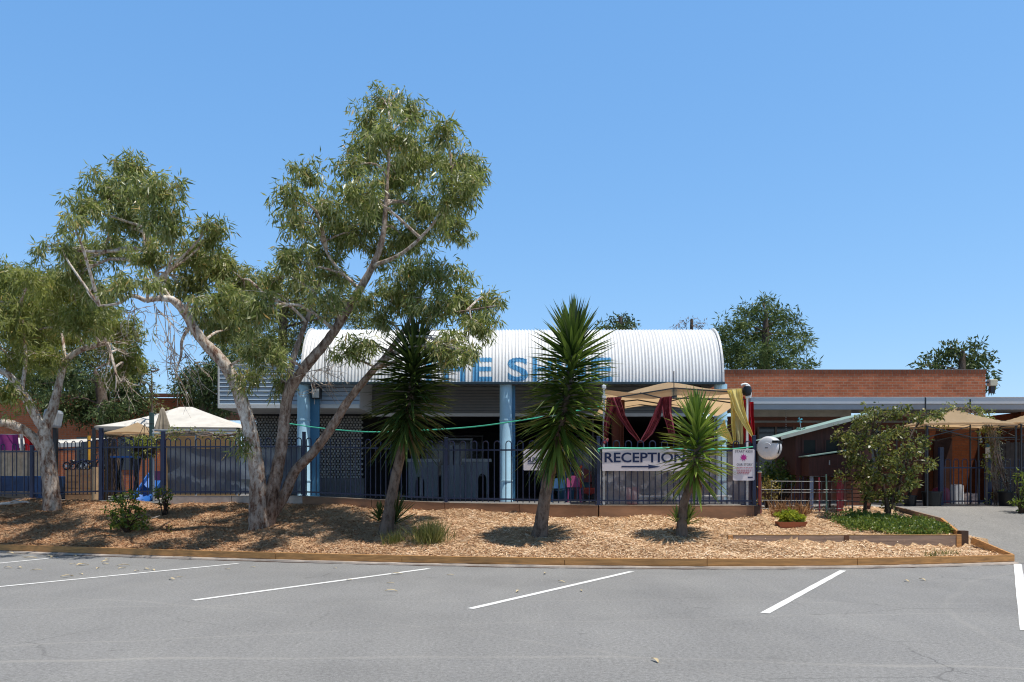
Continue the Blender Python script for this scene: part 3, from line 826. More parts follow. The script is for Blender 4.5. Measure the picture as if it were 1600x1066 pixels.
# ------------------------------------------------------------------ canopies
m_beige = cloth_mat('beige_canopy', (.62,.47,.30), .55, tr=(.75,.52,.30))
m_whitec = cloth_mat('white_canopy', (.74,.71,.66), .15)
def pyramid_canopy(root, x0, x1, y0, y1, ze, zp, mat, sag=.10, val=.0, legs=True, legmat=None, z0=.93, n=10, frame=True, lip=.0):
    cx, cy = (x0+x1)/2, (y0+y1)/2
    mb = MB()
    def fn(u, v):
        x, y = lerp(x0,x1,u), lerp(y0,y1,v)
        d = max(abs(u-.5), abs(v-.5))*2
        e = 1-max(0,(1-abs(u-.5)*2))*.0
        edge = sag*(1-(2*u-1)**2)*abs(2*v-1)**6+sag*(1-(2*v-1)**2)*abs(2*u-1)**6
        return (x, y, lerp(zp, ze, d)-sag*math.sin(math.pi*d)*.5+edge*.5)
    mb.grid(fn, n*2, n*2)
    c = mb.build('canopy', mat, root, smooth=False)
    if val:
        mb = MB(); 
        for a, b in (((x0,y0),(x1,y0)),((x1,y0),(x1,y1)),((x1,y1),(x0,y1)),((x0,y1),(x0,y0))):
            mb.grid(lambda u,v: (lerp(a[0],b[0],u), lerp(a[1],b[1],u), ze-.004-v*val+sag*.5*(1-(2*u-1)**2)), 12, 1)
        mb.build('valance', mat, c)
    if legs:
        for x in (x0+.03,x1-.03):
            for y in (y0+.03,y1-.03):
                mb = MB(); mb.box((x-.018,y-.018,z0),(x+.018,y+.018,ze-.02)); mb.build('leg', legmat or m_dark, root)
    if frame:
        mb = MB()
        for a, b in (((x0,y0),(x1,y0)),((x1,y0),(x1,y1)),((x1,y1),(x0,y1)),((x0,y1),(x0,y0))):
            A = Vector((*a,0)); B = Vector((*b,0)); h = .30
            for s in range(2):
                p, q = A.lerp(B, s*.5), A.lerp(B, s*.5+.5); top = ze-.06
                mb.bar(p+Vector((0,0,top)), q+Vector((0,0,top-h)) if s == 0 else q+Vector((0,0,top)), .022,.022)
                mb.bar(p+Vector((0,.03,top-h)), q+Vector((0,.03,top)) if s == 0 else q+Vector((0,.03,top-h)), .022,.022)
        mb.build('truss', legmat or m_dark, root)

# beige pop up gazebo behind the reception sign: tilted canopy strung between posts
GY0, GY1 = 18.75, 21.5
gz = thing('gazebo', 'beige pop up gazebo with draped cloths standing behind the reception sign', 'gazebo', (X(1055,20), 20, .93))
gl, gr, gm = X(945,GY0), X(1166,GY0), X(1054,GY0)
def gtop(u, v):
    """canopy surface: u left-right, v front-back"""
    x = lerp(gl, gr, u)
    front = interp(u, [0,.18,.35,.5,.72,.9,1], [Z(609,GY0),Z(614,GY0),Z(613,GY0),Z(606,GY0),Z(610,GY0),Z(607,GY0),Z(606,GY0)])
    mid = front+.12*math.sin(math.pi*u)
    back = Z(636,GY0)+.28*math.sin(math.pi*u)
    z = lerp(front, back, v)+.42*math.sin(math.pi*v)*(math.sin(math.pi*u)**.7)-.10*math.sin(math.pi*v)
    return (x+.03*math.sin(v*3), lerp(GY0, GY1, v), z)
mb = MB(); mb.grid(gtop, 28, 16); can = mb.build('canopy', m_beige, gz, smooth=True)
mb = MB(); mb.grid(lambda u,v: (lerp(gl,gr,u), GY0-.004, gtop(u,0)[2]-.002-v*(.10+.07*(1-abs(2*u-1)))), 20, 1); mb.build('valance', m_beige, can)
for x, y, mt in ((gl-.02,GY0,m_white),(gr+.02,GY0,m_white),(gl,GY1,m_dark),(gr,GY1,m_dark)):
    top = Z(605,GY0)+.06 if y == GY0 else Z(640,GY0)
    mb = MB(); mb.box((x-.022,y-.022,.932),(x+.022,y+.022,top)); lg = mb.build('leg', mt, gz)
    mb = MB(); mb.box((x-.04,y-.04,.931),(x+.04,y+.04,.945)); mb.build('foot', m_dark, lg)
    if y == GY0:
        for zz in (.0, .22):
            mb = MB(); mb.box((x-.045,y-.05,top-.1-zz),(x+.045,y+.03,top-.02-zz)); mb.build('corner_bracket', m_white, lg, bevel=.012)
def truss(pts, r=.016):
    mb = MB()
    for a, b in pts: mb.tube([a, b], r, 6)
    mb.build('truss_bar', m_dark, gz)
g = lambda px, py, Y=GY0: P(px, py, Y)
truss([(g(946,624),g(1054,606.5)), (g(1054,606.5),g(1164,614))])
truss([(g(1000,614),g(1033,622)), (g(1033,622),g(1164,624))])
truss([(g(968,628,19.8),g(996,625,19.8)),(g(996,625,19.8),g(1032,631,19.8)),(g(1032,631,19.8),g(1075,620,19.8)),(g(1075,620,19.8),g(1160,632,19.8))])
truss([(g(974,636,21.4),g(996,632,21.4)),(g(996,632,21.4),g(1030,636,21.4)),(g(1030,636,21.4),g(1075,628,21.4)),(g(1075,628,21.4),g(1150,640,21.4))])
mb = MB(); mb.tube([g(1053,624),g(1053,580)], .010, 6); mb.build('flag_pole', m_dark, gz)
mb = MB(); mb.box(g(1050,622), g(1058,608)+Vector((0,.05,0))); mb.build('truss_hub', m_dark, gz)
mb = MB(); c = g(1166,611); mb.lathe((c.x,c.y-.06), [(.03,c.z-.12),(.09,c.z-.09),(.11,c.z),(.085,c.z+.09),(.02,c.z+.11)], 14); mb.build('rolled_wall', m_black, gz, smooth=True)
mb = MB(); mb.tube([g(1158,602),g(1165,600),g(1171,604),g(1173,614),g(1172,622)], .025, 8, smooth=4); mb.build('corner_strap', m_white, gz, smooth=True)

def drape(name, label, parts, mat, folds=7, amp=.03, group=None, pname='swag', cat='drape', y0=GY0-.06):
    """parts: list of (leftpath, rightpath, dY); each path = photo pixels from top to bottom"""
    t = thing(name, label, cat, tuple(P(parts[0][0][0][0], parts[0][0][-1][1], y0)), group)
    for k, (lp, rp, dy) in enumerate(parts):
        Y = y0+dy
        def fn(u, v):
            ts = np.linspace(0,1,len(lp))
            lx, lz = np.interp(v, ts, [p[0] for p in lp]), np.interp(v, ts, [p[1] for p in lp])
            rx, rz = np.interp(v, ts, [p[0] for p in rp]), np.interp(v, ts, [p[1] for p in rp])
            w = abs(rx-lx)/F*Y; u2 = u+.12*math.sin(6*u+2*v+k)
            py = lerp(lz, rz, u)
            a = amp*(.5+.5*min(1, w/.3))
            q = P(lerp(lx, rx, u), py, Y)
            return (q.x+.006*math.sin(v*9+k), q.y+a*math.sin(u2*folds*2*math.pi*.5+1.7*k+.9*math.sin(3*v)), q.z)
        mb = MB(); mb.grid(fn, 44, 18); mb.build(pname, mat, t, smooth=True)
    return t
m_maroon = cloth_mat('maroon_satin', (.27,.055,.07), .12, rough=.34, var=.2)
m_maroon_d = cloth_mat('dark_brown_cloth', (.09,.028,.018), .1, rough=.7)
m_yellow = cloth_mat('yellow_satin', (.90,.76,.30), .35, rough=.45, tr=(.85,.68,.2))
m_pale_y = cloth_mat('pale_cream_cloth', (.55,.50,.27), .4, rough=.5)
m_red = cloth_mat('red_satin', (.42,.012,.02), .2, rough=.4)
d = drape('maroon_drape', 'shiny maroon cloth swagged in an M shape along the front of the beige gazebo', [
    ([(948,621),(945,650),(943,672),(943,688)], [(972,621),(958,650),(951,672),(949,688)], .0),
    ([(952,621),(965,650),(982,675),(998,692)], [(968,621),(978,650),(990,672),(1002,690)], -.05),
    ([(1031,622),(1020,650),(1009,672),(999,692)], [(1037,622),(1032,655),(1020,678),(1005,692)], -.05),
    ([(1033,621),(1036,650),(1043,672),(1050,690)], [(1050,619),(1050,645),(1053,668),(1056,690)], .0)], m_maroon, 9, .035)
mb = MB(); c = g(946,690); 
for k in range(5):
    a = k*1.26; mb.tube([c+Vector((.05*math.cos(a),-.07+.03*math.sin(a),.05*math.sin(a+1))), c+Vector((.05*math.cos(a+1.5),-.09,.05*math.sin(a+2.5)))], [.03,.022], 7, smooth=2)
mb.build('knot', m_maroon, d, smooth=True)
drape('brown_backdrop', 'dark brown cloth hanging straight down inside the left end of the gazebo', [([(955,625),(956,660),(957,778)], [(976,625),(975,660),(975,778)], .9)], m_maroon_d, 5, .02, pname='panel')
drape('yellow_drape', 'bright yellow cloth slung diagonally from the right corner of the gazebo to the fence post', [
    ([(1136,610),(1147,640),(1163,668),(1176,686)], [(1158,607),(1163,635),(1170,662),(1178,684)], -.08),
    ([(1140,622),(1142,650),(1143,675),(1146,693)], [(1150,622),(1149,650),(1149,675),(1150,693)], .0),
    ([(1118,676),(1127,682),(1136,688),(1144,694)], [(1132,655),(1136,668),(1141,680),(1146,692)], -.02)], m_yellow, 8, .03)
drape('cream_drape', 'pale cream cloth hanging straight between the yellow and red drapes', [([(1149,624),(1149,660),(1152,694)], [(1162,640),(1161,665),(1160,694)], .06)], m_pale_y, 5, .03, pname='panel')
drape('red_drape', 'glossy red cloth hanging behind the yellow drape at the gazebo corner', [
    ([(1159,620),(1160,655),(1163,692)], [(1170,620),(1172,655),(1174,692)], .12),
    ([(1171,628),(1173,655),(1174,690)], [(1177,628),(1179,655),(1179,690)], .16)], m_red, 5, .03, pname='panel')

# ------------------------------------------------------------------ screens tied behind the fence
m_tarp = cloth_mat('grey_mesh_screen', (.12,.145,.18), .15, alpha=.10, rough=.35)
m_clear = cloth_mat('cloudy_plastic', (.36,.36,.40), .25, alpha=.42, rough=.3)
def screen(name, label, a, b, z0, z1, mat, off=.12):
    mb = MB(); d = (b-a).normalized(); n = Vector((-d.y,d.x,0))
    mb.grid(lambda u,v: tuple(a.lerp(b,u)+n*(off+.022*math.sin(u*21+2*math.sin(v*5))*(1-v*.4)+.012*math.sin(v*14+u*9))+Vector((0,0,lerp(z0,z1+.03*math.sin(u*16),v)))), 60, 14)
    o = mb.build(name, mat, smooth=True); return tag(o, label, 'screen')
screen('mesh_screen', 'dark grey mesh screen tied behind the fence to the left of the leaning gum tree', FPW[3]+Vector((.04,0,0)), FPW[3].lerp(FPW[4],.985), .05, 1.17, m_tarp)
screen('plastic_sheet', 'cloudy clear plastic sheet behind the fence below the reception sign', FPW[6]+Vector((.10,0,0)), FPW[7]-Vector((.07,0,0)), .03, 1.18, m_clear)
mb = MB(); p = FPW[6]+Vector((.06,.045,0)); mb.box(p+Vector((-.012,0,.01)), p+Vector((.014,.02,1.2))); tag(mb.build('white_stake', m_white), 'slim white stake beside the fence post left of the reception sign', 'stake')
m_ply = M('tan_plywood', (.30,.19,.09), .8, .15, 2)
mb = MB(); mb.box((X(258,22.3),22.3,.935),(X(372,22.3),22.36,Z(682,22.3))); tag(mb.build('plywood_panel', m_ply, bevel=.004), 'tan plywood panel standing behind the grey mesh screen', 'panel')

# ------------------------------------------------------------------ signs
m_sign = M('sign_face', (.66,.62,.66), .35, .05, 2, dirt=.06)
m_ink = M('navy_ink', (.012,.025,.09), .5, .1)
def sign(name, label, x0, x1, z0, z1, y, r=.0):
    t = thing(name, label, 'sign', ((x0+x1)/2, y, z0))
    mb = MB()
    if r:
        poly = []
        for cx, cz, a0 in ((x1-r,z0+r,-90),(x1-r,z1-r,0),(x0+r,z1-r,90),(x0+r,z0+r,180)):
            for k in range(6):
                a = math.radians(a0+k*18); poly.append((cx+r*math.cos(a), cz+r*math.sin(a)))
        mb.prism(poly, y, y+.006)
    else: mb.box((x0,y,z0),(x1,y+.006,z1))
    mb.build('panel', m_sign, t); return t
SY1 = FPW[6].y-.065
x0, x1 = X(941,SY1), X(1074,SY1); z0, z1 = Z(736,SY1), Z(702,SY1)
s = sign('reception_sign', 'wide white sign with navy capitals RECEPTION and a right pointing arrow', x0, x1, z0, z1, SY1)
flat_text('RECEPTION', X(944.5,SY1), X(1070,SY1), Z(715,SY1), .215, SY1-.003, .022).build('lettering', m_ink, s)
mb = MB(); zc = Z(729.3,SY1); a, b = X(971,SY1), X(1032,SY1)
mb.add([(q[0],SY1-.003,q[1]) for q in ((a,zc-.016),(b-.26,zc-.016),(b-.26,zc-.045),(b,zc),(b-.26,zc+.045),(b-.26,zc+.016),(a,zc+.016))], [tuple(range(7))]); mb.build('arrow', m_ink, s)
SY2 = FPW[5].lerp(FPW[6],.62).y-.12
x0, x1 = X(818,SY2), X(868,SY2); z0, z1 = Z(735,SY2), Z(702,SY2)
s = sign('sunsmart_sign', 'small square white sign with dark SUNSMART lettering behind the tall yucca', x0, x1, z0, z1, SY2, .02)
flat_text('SUNSMART', X(824.5,SY2), X(864,SY2), Z(718.5,SY2), .115, SY2-.003, .03).build('lettering', m_ink, s)
mb = MB(); mb.box((X(824.5,SY2),SY2-.004,Z(724.6,SY2)),(X(862,SY2),SY2-.001,Z(723.4,SY2))); mb.build('underline', m_ink, s)
flat_text('SCHOOL', X(836,SY2), X(852,SY2), Z(729.5,SY2), .045, SY2-.003, .02).build('lettering', m_ink, s)
SY3 = FPW[7].y-.10
x0, x1 = X(1145,SY3), X(1179,SY3); z0, z1 = Z(751,SY3), Z(702,SY3)
s = sign('kids_sign', 'upright white sign with a magenta starburst and small red print on the fence end', x0, x1, z0, z1, SY3, .03)
m_mag = M('magenta_ink', (.42,.015,.22), .5, .1); m_redink = M('red_ink', (.42,.06,.08), .5, .1); m_greyink = M('grey_ink', (.12,.11,.13), .5, .1)
flat_text('START KIDS', X(1148.5,SY3), X(1176,SY3), Z(705.5,SY3), .05, SY3-.003, .02).build('lettering', m_greyink, s)
flat_text('OUR STORY', X(1151,SY3), X(1176,SY3), Z(726,SY3), .052, SY3-.003, .02).build('lettering', m_greyink, s)
mb = MB(); c = (X(1162,SY3), Z(715,SY3)); pts = []
for k in range(18):
    r = .088 if k%2 == 0 else .045; a = k*math.pi/9+.2; pts.append((c[0]+r*math.cos(a), SY3-.003, c[1]+r*math.sin(a)))
mb.add([(c[0],SY3-.003,c[1])]+pts, [(0,1+k,1+(k+1)%18) for k in range(18)]); mb.build('starburst', m_mag, s)
rr = random.Random(2)
for k, (py, a, b) in enumerate(((731,1150.5,1176),(734.5,1150.5,1175.5),(736.2,1152,1173),(738.5,1152,1171),(740.5,1152,1170))):
    mb = MB(); x = X(a,SY3)
    while x < X(b,SY3):
        w = rr.uniform(.02,.055); mb.box((x,SY3-.004,Z(py+.45,SY3)),(min(x+w,X(b,SY3)),SY3-.001,Z(py-.45,SY3))); x += w+.012
    mb.build('small_print', m_redink, s)
mb = MB(); mb.box((X(1168.5,SY3),SY3-.004,Z(747,SY3)),(X(1176,SY3),SY3-.001,Z(745,SY3))); mb.build('small_print', m_ink, s)

# green ropes
mb = MB(); mb.tube([P(445,661,21.6),P(500,669,21.0),P(575,675,20.2),P(660,672.5,19.7),P(740,667,19.3),P(800,659,19.0),P(850,651,18.9),P(944,634,18.75)], .014, 6, smooth=5)
tag(mb.build('green_rope', m_green, smooth=True), 'long green rope slung from the left column to the gazebo leg', 'rope')
mb = MB(); zt_ = Z(700.5,SY1); mb.tube([(X(936,SY1),SY1-.02,zt_-.08),(X(940,SY1),SY1-.03,zt_),(X(1000,SY1),SY1-.02,zt_-.005),(X(1046,SY1),SY1-.02,zt_+.003)], .018, 6, smooth=4)
mb.tube([(X(1046,SY1),SY1-.02,zt_),(X(1100,SY1),SY1-.0,zt_-.02),(X(1146,SY1),SY1-.0,zt_-.01),(X(1176,SY1),SY1-.03,zt_+.03)], .012, 6, smooth=4)
tag(mb.build('green_strap', m_green, smooth=True), 'green strap tied along the fence rail above the reception sign', 'strap')

# ------------------------------------------------------------------ hose reel on the end post
HY = 17.85; c = P(1201,699.5,HY)
hr = thing('hose_reel', 'round white retractable hose reel on the end post of the blue fence', 'hose reel', tuple(c))
mb = MB(); rad = .245
vs = []; n = 28
prof = [(.0,-.13),(.10,-.13),(.105,-.12),(.19,-.115),(.228,-.09),(.242,-.04),(.242,.14),(.215,.19),(.0,.20)]
ax = Vector((-.60,-.80,0)).normalized(); u = Vector((-ax.y,ax.x,0)); w = Vector((0,0,1))
vs = []; fs = []
for r, h in prof:
    for k in range(n):
        a = 2*math.pi*k/n; ex = 1.06 if math.sin(a) < -.2 else 1
        vs.append(c+ax*(-h)*(1)+u*(r*math.cos(a))+w*(r*ex*math.sin(a)))
for i in range(len(prof)-1):
    for k in range(n): fs.append((i*n+k,i*n+(k+1)%n,(i+1)*n+(k+1)%n,(i+1)*n+k))
m_reel = M('white_reel_plastic', (.66,.66,.67), .35, .06, 4)
mb.add(vs, fs); mb.build('casing', m_reel, hr, smooth=True)
mb = MB(); q = c+u*.17+w*.12-ax*.02; mb.bar(q-u*.05, q+u*.07, .30, .05, w); mb.build('hose_slot', m_black, hr)
mb = MB(); mb.tube([c+u*.236+ax*.03+w*.10, c+u*.25+ax*.04+w*(-.02), c+u*.22+ax*.05+w*(-.14)], .010, 6, smooth=3); mb.build('hose', m_black, hr)
mb = MB(); mb.bar(c+ax*.136-u*.03+w*(-.01), c+ax*.136+u*.03+w*(-.01), .006, .022, w); mb.build('badge', m_greyink, hr)
pp = Vector((FPW[7].x+.05, FPW[7].y-.03, c.z))
mb = MB(); mb.bar(pp+w*.03, c-u*.20+w*.03, .05, .09, w); mb.bar(pp-w*.05, c-u*.20-w*.03, .05, .05, w); mb.build('bracket', M('grey_bracket', (.35,.37,.40), .5), hr, bevel=.006)
# red tap post at the fence end
mb = MB(); p = Vector((FPW[7].x+.12, FPW[7].y-.02, .9)); mb.cyl((p.x,p.y), .035, .60, Z(739,18), 10)
t = thing('tap_post', 'short red post with a cream cap at the end of the blue fence', 'post', (p.x,p.y,.6))
mb.build('post', M('faded_red_paint', (.30,.06,.05), .6, .4, 9), t, smooth=True)
mb = MB(); mb.lathe((p.x,p.y), [(.045,Z(739,18)+.001),(.055,Z(738,18)),(.035,Z(736,18)),(.0,Z(735.4,18))], 10); mb.build('cap', M('cream_cap', (.6,.55,.45), .5), t, smooth=True)

# ------------------------------------------------------------------ toys in the deep shade of the porch
CYY = 25.2
cs = thing('play_castle', 'pale grey toy castle with arched doorway in the shade behind the fence', 'play castle', (X(715,CYY), CYY, .93))
m_castle = M('pale_castle_board', (.20,.22,.25), .6, .12, 2)
def arch_panel(mb, x0, x1, y, z0, z1, ax0, ax1, az, th=.06):
    r = (ax1-ax0)/2; cxx = (ax0+ax1)/2; n = 8
    arc = [(cxx+r*math.cos(math.pi*k/n), az+1.5*r*math.sin(math.pi*k/n)) for k in range(n+1)]
    poly = [(x0,z0),(ax0,z0)]+arc[::-1]+[(ax1,z0),(x1,z0),(x1,z1),(x0,z1)]
    mb.prism(poly, y, y+th)
zc0 = .935
mb = MB(); arch_panel(mb, X(638,CYY), X(684,CYY), CYY, zc0, Z(722,CYY), X(649,CYY), X(663,CYY), Z(755,CYY)); mb.build('wall_panel', m_castle, cs, bevel=.005)
mb = MB(); arch_panel(mb, X(722,CYY), X(764,CYY), CYY+.02, zc0, Z(722,CYY), X(747,CYY), X(760,CYY), Z(750,CYY)); mb.build('wall_panel', m_castle, cs, bevel=.005)
mb = MB(); mb.box((X(690,CYY),CYY-.1,zc0),(X(726,CYY),CYY+.5,Z(727,CYY))); mb.build('tower', m_castle, cs, bevel=.01)
mb = MB()
for a in (692,702,712): mb.box((X(a,CYY),CYY-.1,Z(727,CYY)+.002),(X(a+6,CYY),CYY+.5,Z(696,CYY)))
mb.build('battlement', m_castle, cs)
for a, b in ((634,688),(722,768)):
    mb = MB(); mb.box((X(a,CYY),CYY-.04,Z(722,CYY)+.003),(X(b,CYY),CYY+.1,Z(717,CYY))); mb.build('ledge', M('castle_ledge', (.34,.35,.37), .6), cs)
mb = MB(); mb.box((X(655,CYY),CYY+.12,zc0),(X(660,CYY),CYY+.16,Z(742,CYY))); mb.build('door_leaf', M('pale_door', (.42,.42,.43), .6), cs)
mb = MB(); mb.box((X(700,25.9),25.9,Z(688,25.9)),(X(738,25.9),26.3,Z(685,25.9)))
for a in (702,736):
    for yy in (25.92,26.26): mb.box((X(a,25.9)-.02,yy-.018,.935),(X(a,25.9)+.02,yy+.018,Z(688,25.9)-.002))
tag(mb.build('work_table', M('grey_table', (.25,.28,.30), .5), bevel=.004), 'tall pale table in the shade behind the toy castle', 'table')
def kids_chair(px, Y, col, label, h=.62, w=.36):
    x = X(px,Y); t = thing('child_chair', label, 'chair', (x,Y,.93), 'plastic chairs under the porch')
    m = M('chair_'+label.split()[0], col, .45, .1)
    mb = MB(); mb.grid(lambda u,v: (x-w/2+u*w, Y-w/2+v*w, .93+h*.52-.02*math.sin(math.pi*u)), 6, 6); mb.build('seat', m, t, smooth=True)
    mb = MB(); mb.grid(lambda u,v: (x-w/2+u*w*(1), Y+w/2+.04*math.sin(math.pi*u)+.06*v, .93+h*(.56+.44*v*(1-.25*(2*u-1)**2))), 8, 6); mb.build('backrest', m, t, smooth=True)
    for sx in (-1,1):
        for sy in (-1,1):
            mb = MB(); mb.tube([(x+sx*w*.42,Y+sy*w*.42,.93+h*.51),(x+sx*w*.5,Y+sy*w*.5,.932)], .016, 6); mb.build('leg', m, t)
    return t
kids_chair(873, 21.5, (.03,.10,.22), 'blue plastic child chair in the shade behind the tall yucca')
kids_chair(897, 21.2, (.30,.05,.16), 'pink plastic child chair in the shade near the reception sign', .68, .34)
kids_chair(912, 23.5, (.16,.02,.015), 'darkred plastic child chair at the back of the shaded porch', .9, .5)
mb = MB(); mb.box((X(872,24),24,.932),(X(922,24),24.5,Z(738,24))); tag(mb.build('blue_cabinet', M('dull_blue', (.03,.09,.14), .6), bevel=.02), 'dull blue storage cabinet at the back of the porch', 'cabinet')
t = thing('toy_mower', 'red and lime ride on toy beside the white stake', 'toy', (X(922,21.6),21.6,.932))
mb = MB(); mb.box((X(910,21.6),21.45,1.1),(X(930,21.6),21.8,1.3)); mb.build('body', m_redp if False else M('toy_red', (.25,.02,.015), .4), t, bevel=.04)
mb = MB(); mb.grid(lambda u,v: (X(911,21.6)+u*.32, 21.45+v*.3, 1.52+.07*math.sin(math.pi*u)+.15*u), 8, 5); mb.build('roof', M('toy_lime', (.28,.30,.03), .5), t, smooth=True)
mb = MB(); mb.tube([(X(907,21.6),21.5,1.3),(X(905,21.6),21.5,1.75),(X(909,21.6),21.5,1.86)], .03, 8, smooth=3); mb.build('handle', M('toy_orange', (.5,.06,.02), .5), t, smooth=True)
for a in (912,928):
    for yy in (21.42,21.8):
        mb = MB(); mb.disc_y((X(a,21.6),0,1.045), .11, yy-.03, yy+.03, 14, .01); mb.build('wheel', m_black, t)
for a in (911.5,929):
    mb = MB(); mb.tube([(X(a,21.6),21.5,1.3),(X(a,21.6),21.5,1.55)], .015, 6); mb.build('roof_post', m_dark, t)
# things seen dimly through the cloudy sheet
t = thing('toy_table', 'low white table with a red tray seen through the cloudy plastic sheet', 'table', (X(1040,20),20,.93))
mb = MB(); mb.box((X(1000,20),19.8,Z(777,20)),(X(1140,20),20.5,Z(774.5,20))); mb.build('tabletop', m_white, t, bevel=.006)
for a in (1003,1137):
    for yy in (19.85,20.45): 
        mb = MB(); mb.box((X(a,20)-.02,yy-.02,.932),(X(a,20)+.02,yy+.02,Z(777,20)-.002)); mb.build('leg', m_white, t)
mb = MB(); c = P(988,766,19.2); mb.lathe((c.x,c.y), [(.0,.935),(.13,.94),(.15,c.z-.02),(.16,c.z+.06),(.12,c.z+.07)], 16, cap=False); tag(mb.build('red_bucket', M('bucket_red', (.5,.03,.02), .4), smooth=True), 'red bucket on the ground behind the cloudy plastic sheet', 'bucket')
mb = MB(); c = P(1077,772,19.3); mb.lathe((c.x,c.y), [(.10,.935),(.12,1.0),(.10,c.z+.0)], 14); tag(mb.build('pink_tub', M('tub_pink', (.55,.16,.16), .5), smooth=True), 'small pink tub behind the short yucca', 'tub')

# ------------------------------------------------------------------ left yard
wm = thing('white_marquee', 'large white hip roofed marquee behind the fence at left', 'marquee', (X(260,27),27,.93))
my0, my1 = 25.3, 28.6
x0_, x1_ = X(147,my0), X(372,my0); ze = Z(667,my0); zp = Z(636,27)
cxm = X(293,27)
mb = MB()
e = [(x0_,my0,ze+.02),(x1_,my0,ze-.02),(x1_+.2,my1,ze),(x0_-.2,my1,ze)]
r0, r1 = (cxm-.25,27,zp), (cxm+.15,27,zp)
def tri(a,b,c,n=8):
    A,B,C = Vector(a),Vector(b),Vector(c)
    mb.grid(lambda u,v: tuple(A.lerp(B,u).lerp(C,v)-Vector((0,0,.10*math.sin(math.pi*v)*.7))), n, n)
def quadp(a,b,c,d,n=10):
    A,B,C,D = map(Vector,(a,b,c,d))
    mb.grid(lambda u,v: tuple(A.lerp(B,u).lerp(D.lerp(C,u),v)-Vector((0,0,.10*math.sin(math.pi*v)*.7))), n, n)
quadp(e[0],e[1],r1,r0); quadp(e[2],e[3],r0,r1); tri(e[1],e[2],r1); tri(e[3],e[0],r0)
can = mb.build('canopy', m_whitec, wm, smooth=False)
mb = MB()
for a, b in ((0,1),(1,2),(2,3),(3,0)):
    A, B = Vector(e[a]), Vector(e[b]); mb.grid(lambda u,v: tuple(A.lerp(B,u)-Vector((0,0,.005+v*.10))), 6, 1)
mb.build('valance', cloth_mat('grey_valance', (.42,.40,.37), .3), can)
for p in e:
    mb = MB(); mb.box((p[0]-.04,p[1]-.04,.932),(p[0]+.04,p[1]+.04,ze-.03)); mb.build('post', m_dark, wm)
bg = thing('beige_gazebo', 'small beige pyramid gazebo in front of the white marquee at left', 'gazebo', (X(205,23.6),23.6,.93))
pyramid_canopy(bg, X(163,23), X(226,23), 23, 24.6, Z(676,23), Z(660,23.8), m_beige, .05, .05, True, m_dark)
aw = thing('white_awning', 'flat white awning against the brick hall at far left', 'awning', (X(60,27.5),27.5,.93))
mb = MB(); mb.grid(lambda u,v: (lerp(X(-30,27),X(126,27),u), 27+v*2, Z(697,27)+.12+v*.25-.05*math.sin(math.pi*u)), 12, 4); mb.build('canopy', m_whitec, aw, smooth=True)
mb = MB(); mb.grid(lambda u,v: (lerp(X(-30,27),X(126,27),u), 26.998, Z(697,27)+.115-v*.13-.05*math.sin(math.pi*u)), 12, 1); mb.build('valance', m_whitec, aw)
for a in (-28,50,124):
    mb = MB(); mb.box((X(a,27)-.03,27.02,.932),(X(a,27)+.03,27.08,Z(697,27)+.05)); mb.build('post', m_dark, aw)
# closed garden umbrella
uY = 22.4; ux = X(254,uY)
um = thing('closed_umbrella', 'closed striped beige umbrella standing in front of the white marquee', 'umbrella', (ux,uY,.93))
mb = MB(); zt1, zb1 = Z(637,uY), Z(671,uY); n = 20; prof = [(.015,zt1),(.045,zt1-.03),(.09,lerp(zt1,zb1,.4)),(.15,lerp(zt1,zb1,.8)),(.165,zb1)]
vs = []; fs = []
for i,(r,z) in enumerate(prof):
    for k in range(n):
        a = 2*math.pi*k/n; q = r*(1+.22*(1 if k%2 else -1)*min(1,i/2)); zz = z-(.05 if (k%4==0 and i==len(prof)-1) else 0)
        vs.append((ux+q*math.cos(a), uY+q*math.sin(a), zz))
for i in range(len(prof)-1):
    for k in range(n): fs.append((i*n+k,i*n+(k+1)%n,(i+1)*n+(k+1)%n,(i+1)*n+k))
mb.add(vs, fs); mb.build('canopy', cloth_mat('striped_beige', (.46,.40,.32), .25, var=.3), um)
mb = MB(); mb.tube([(ux,uY,.935),(ux,uY,zb1+.2)], .022, 8); mb.build('pole', m_white, um)
mb = MB(); mb.lathe((ux,uY), [(.22,.932),(.22,.98),(.05,1.02)], 16); mb.build('base', m_conc, um)
mb = MB(); x = X(237,22.6); mb.box((x-.05,22.55,.932),(x+.05,22.65,Z(645,22.6))); tag(mb.build('green_post', M('dark_green_post', (.05,.10,.10), .6), bevel=.006), 'dark green timber post left of the closed umbrella', 'post')
# pipe frame with a scrambling vine
pf = thing('pipe_frame', 'horizontal galvanised pipe frame behind the top of the fence at left', 'frame', (X(300,21.2),21.2,.93))
for py, y in ((677.5,21.2),(672.5,21.9)):
    mb = MB(); mb.tube([P(238,py,y),P(372,py+.5,y)], .028, 8); mb.build('rail', m_steel, pf, smooth=True)
for a in (240,306,370):
    mb = MB(); mb.tube([(X(a,21.2),21.2,.935),P(a,677,21.2)], .026, 8); mb.build('leg', m_steel, pf, smooth=True)
    mb = MB(); mb.tube([P(a,677,21.2),P(a,672.5,21.9)], .02, 6); mb.build('cross_bar', m_steel, pf)
# tall post with a white dish shaped lamp behind the left gum
t = thing('post_lamp', 'pale grey box lamp on a dark post behind the left gum trunk', 'light', (X(85,21.2),21.2,.95))
mb = MB(); mb.box((X(85,21.2)-.05,21.2,.95),(X(85,21.2)+.05,21.3,Z(655,21.2))); mb.build('post', m_dark, t)
mb = MB(); c = P(84,655,21.05); mb.bar(c+Vector((-.22,0,.05)), c+Vector((.17,.0,-.02)), .3, .45, (.15,0,1)); mb.build('housing', M('pale_grey_plastic', (.46,.48,.5), .4), t, bevel=.07)
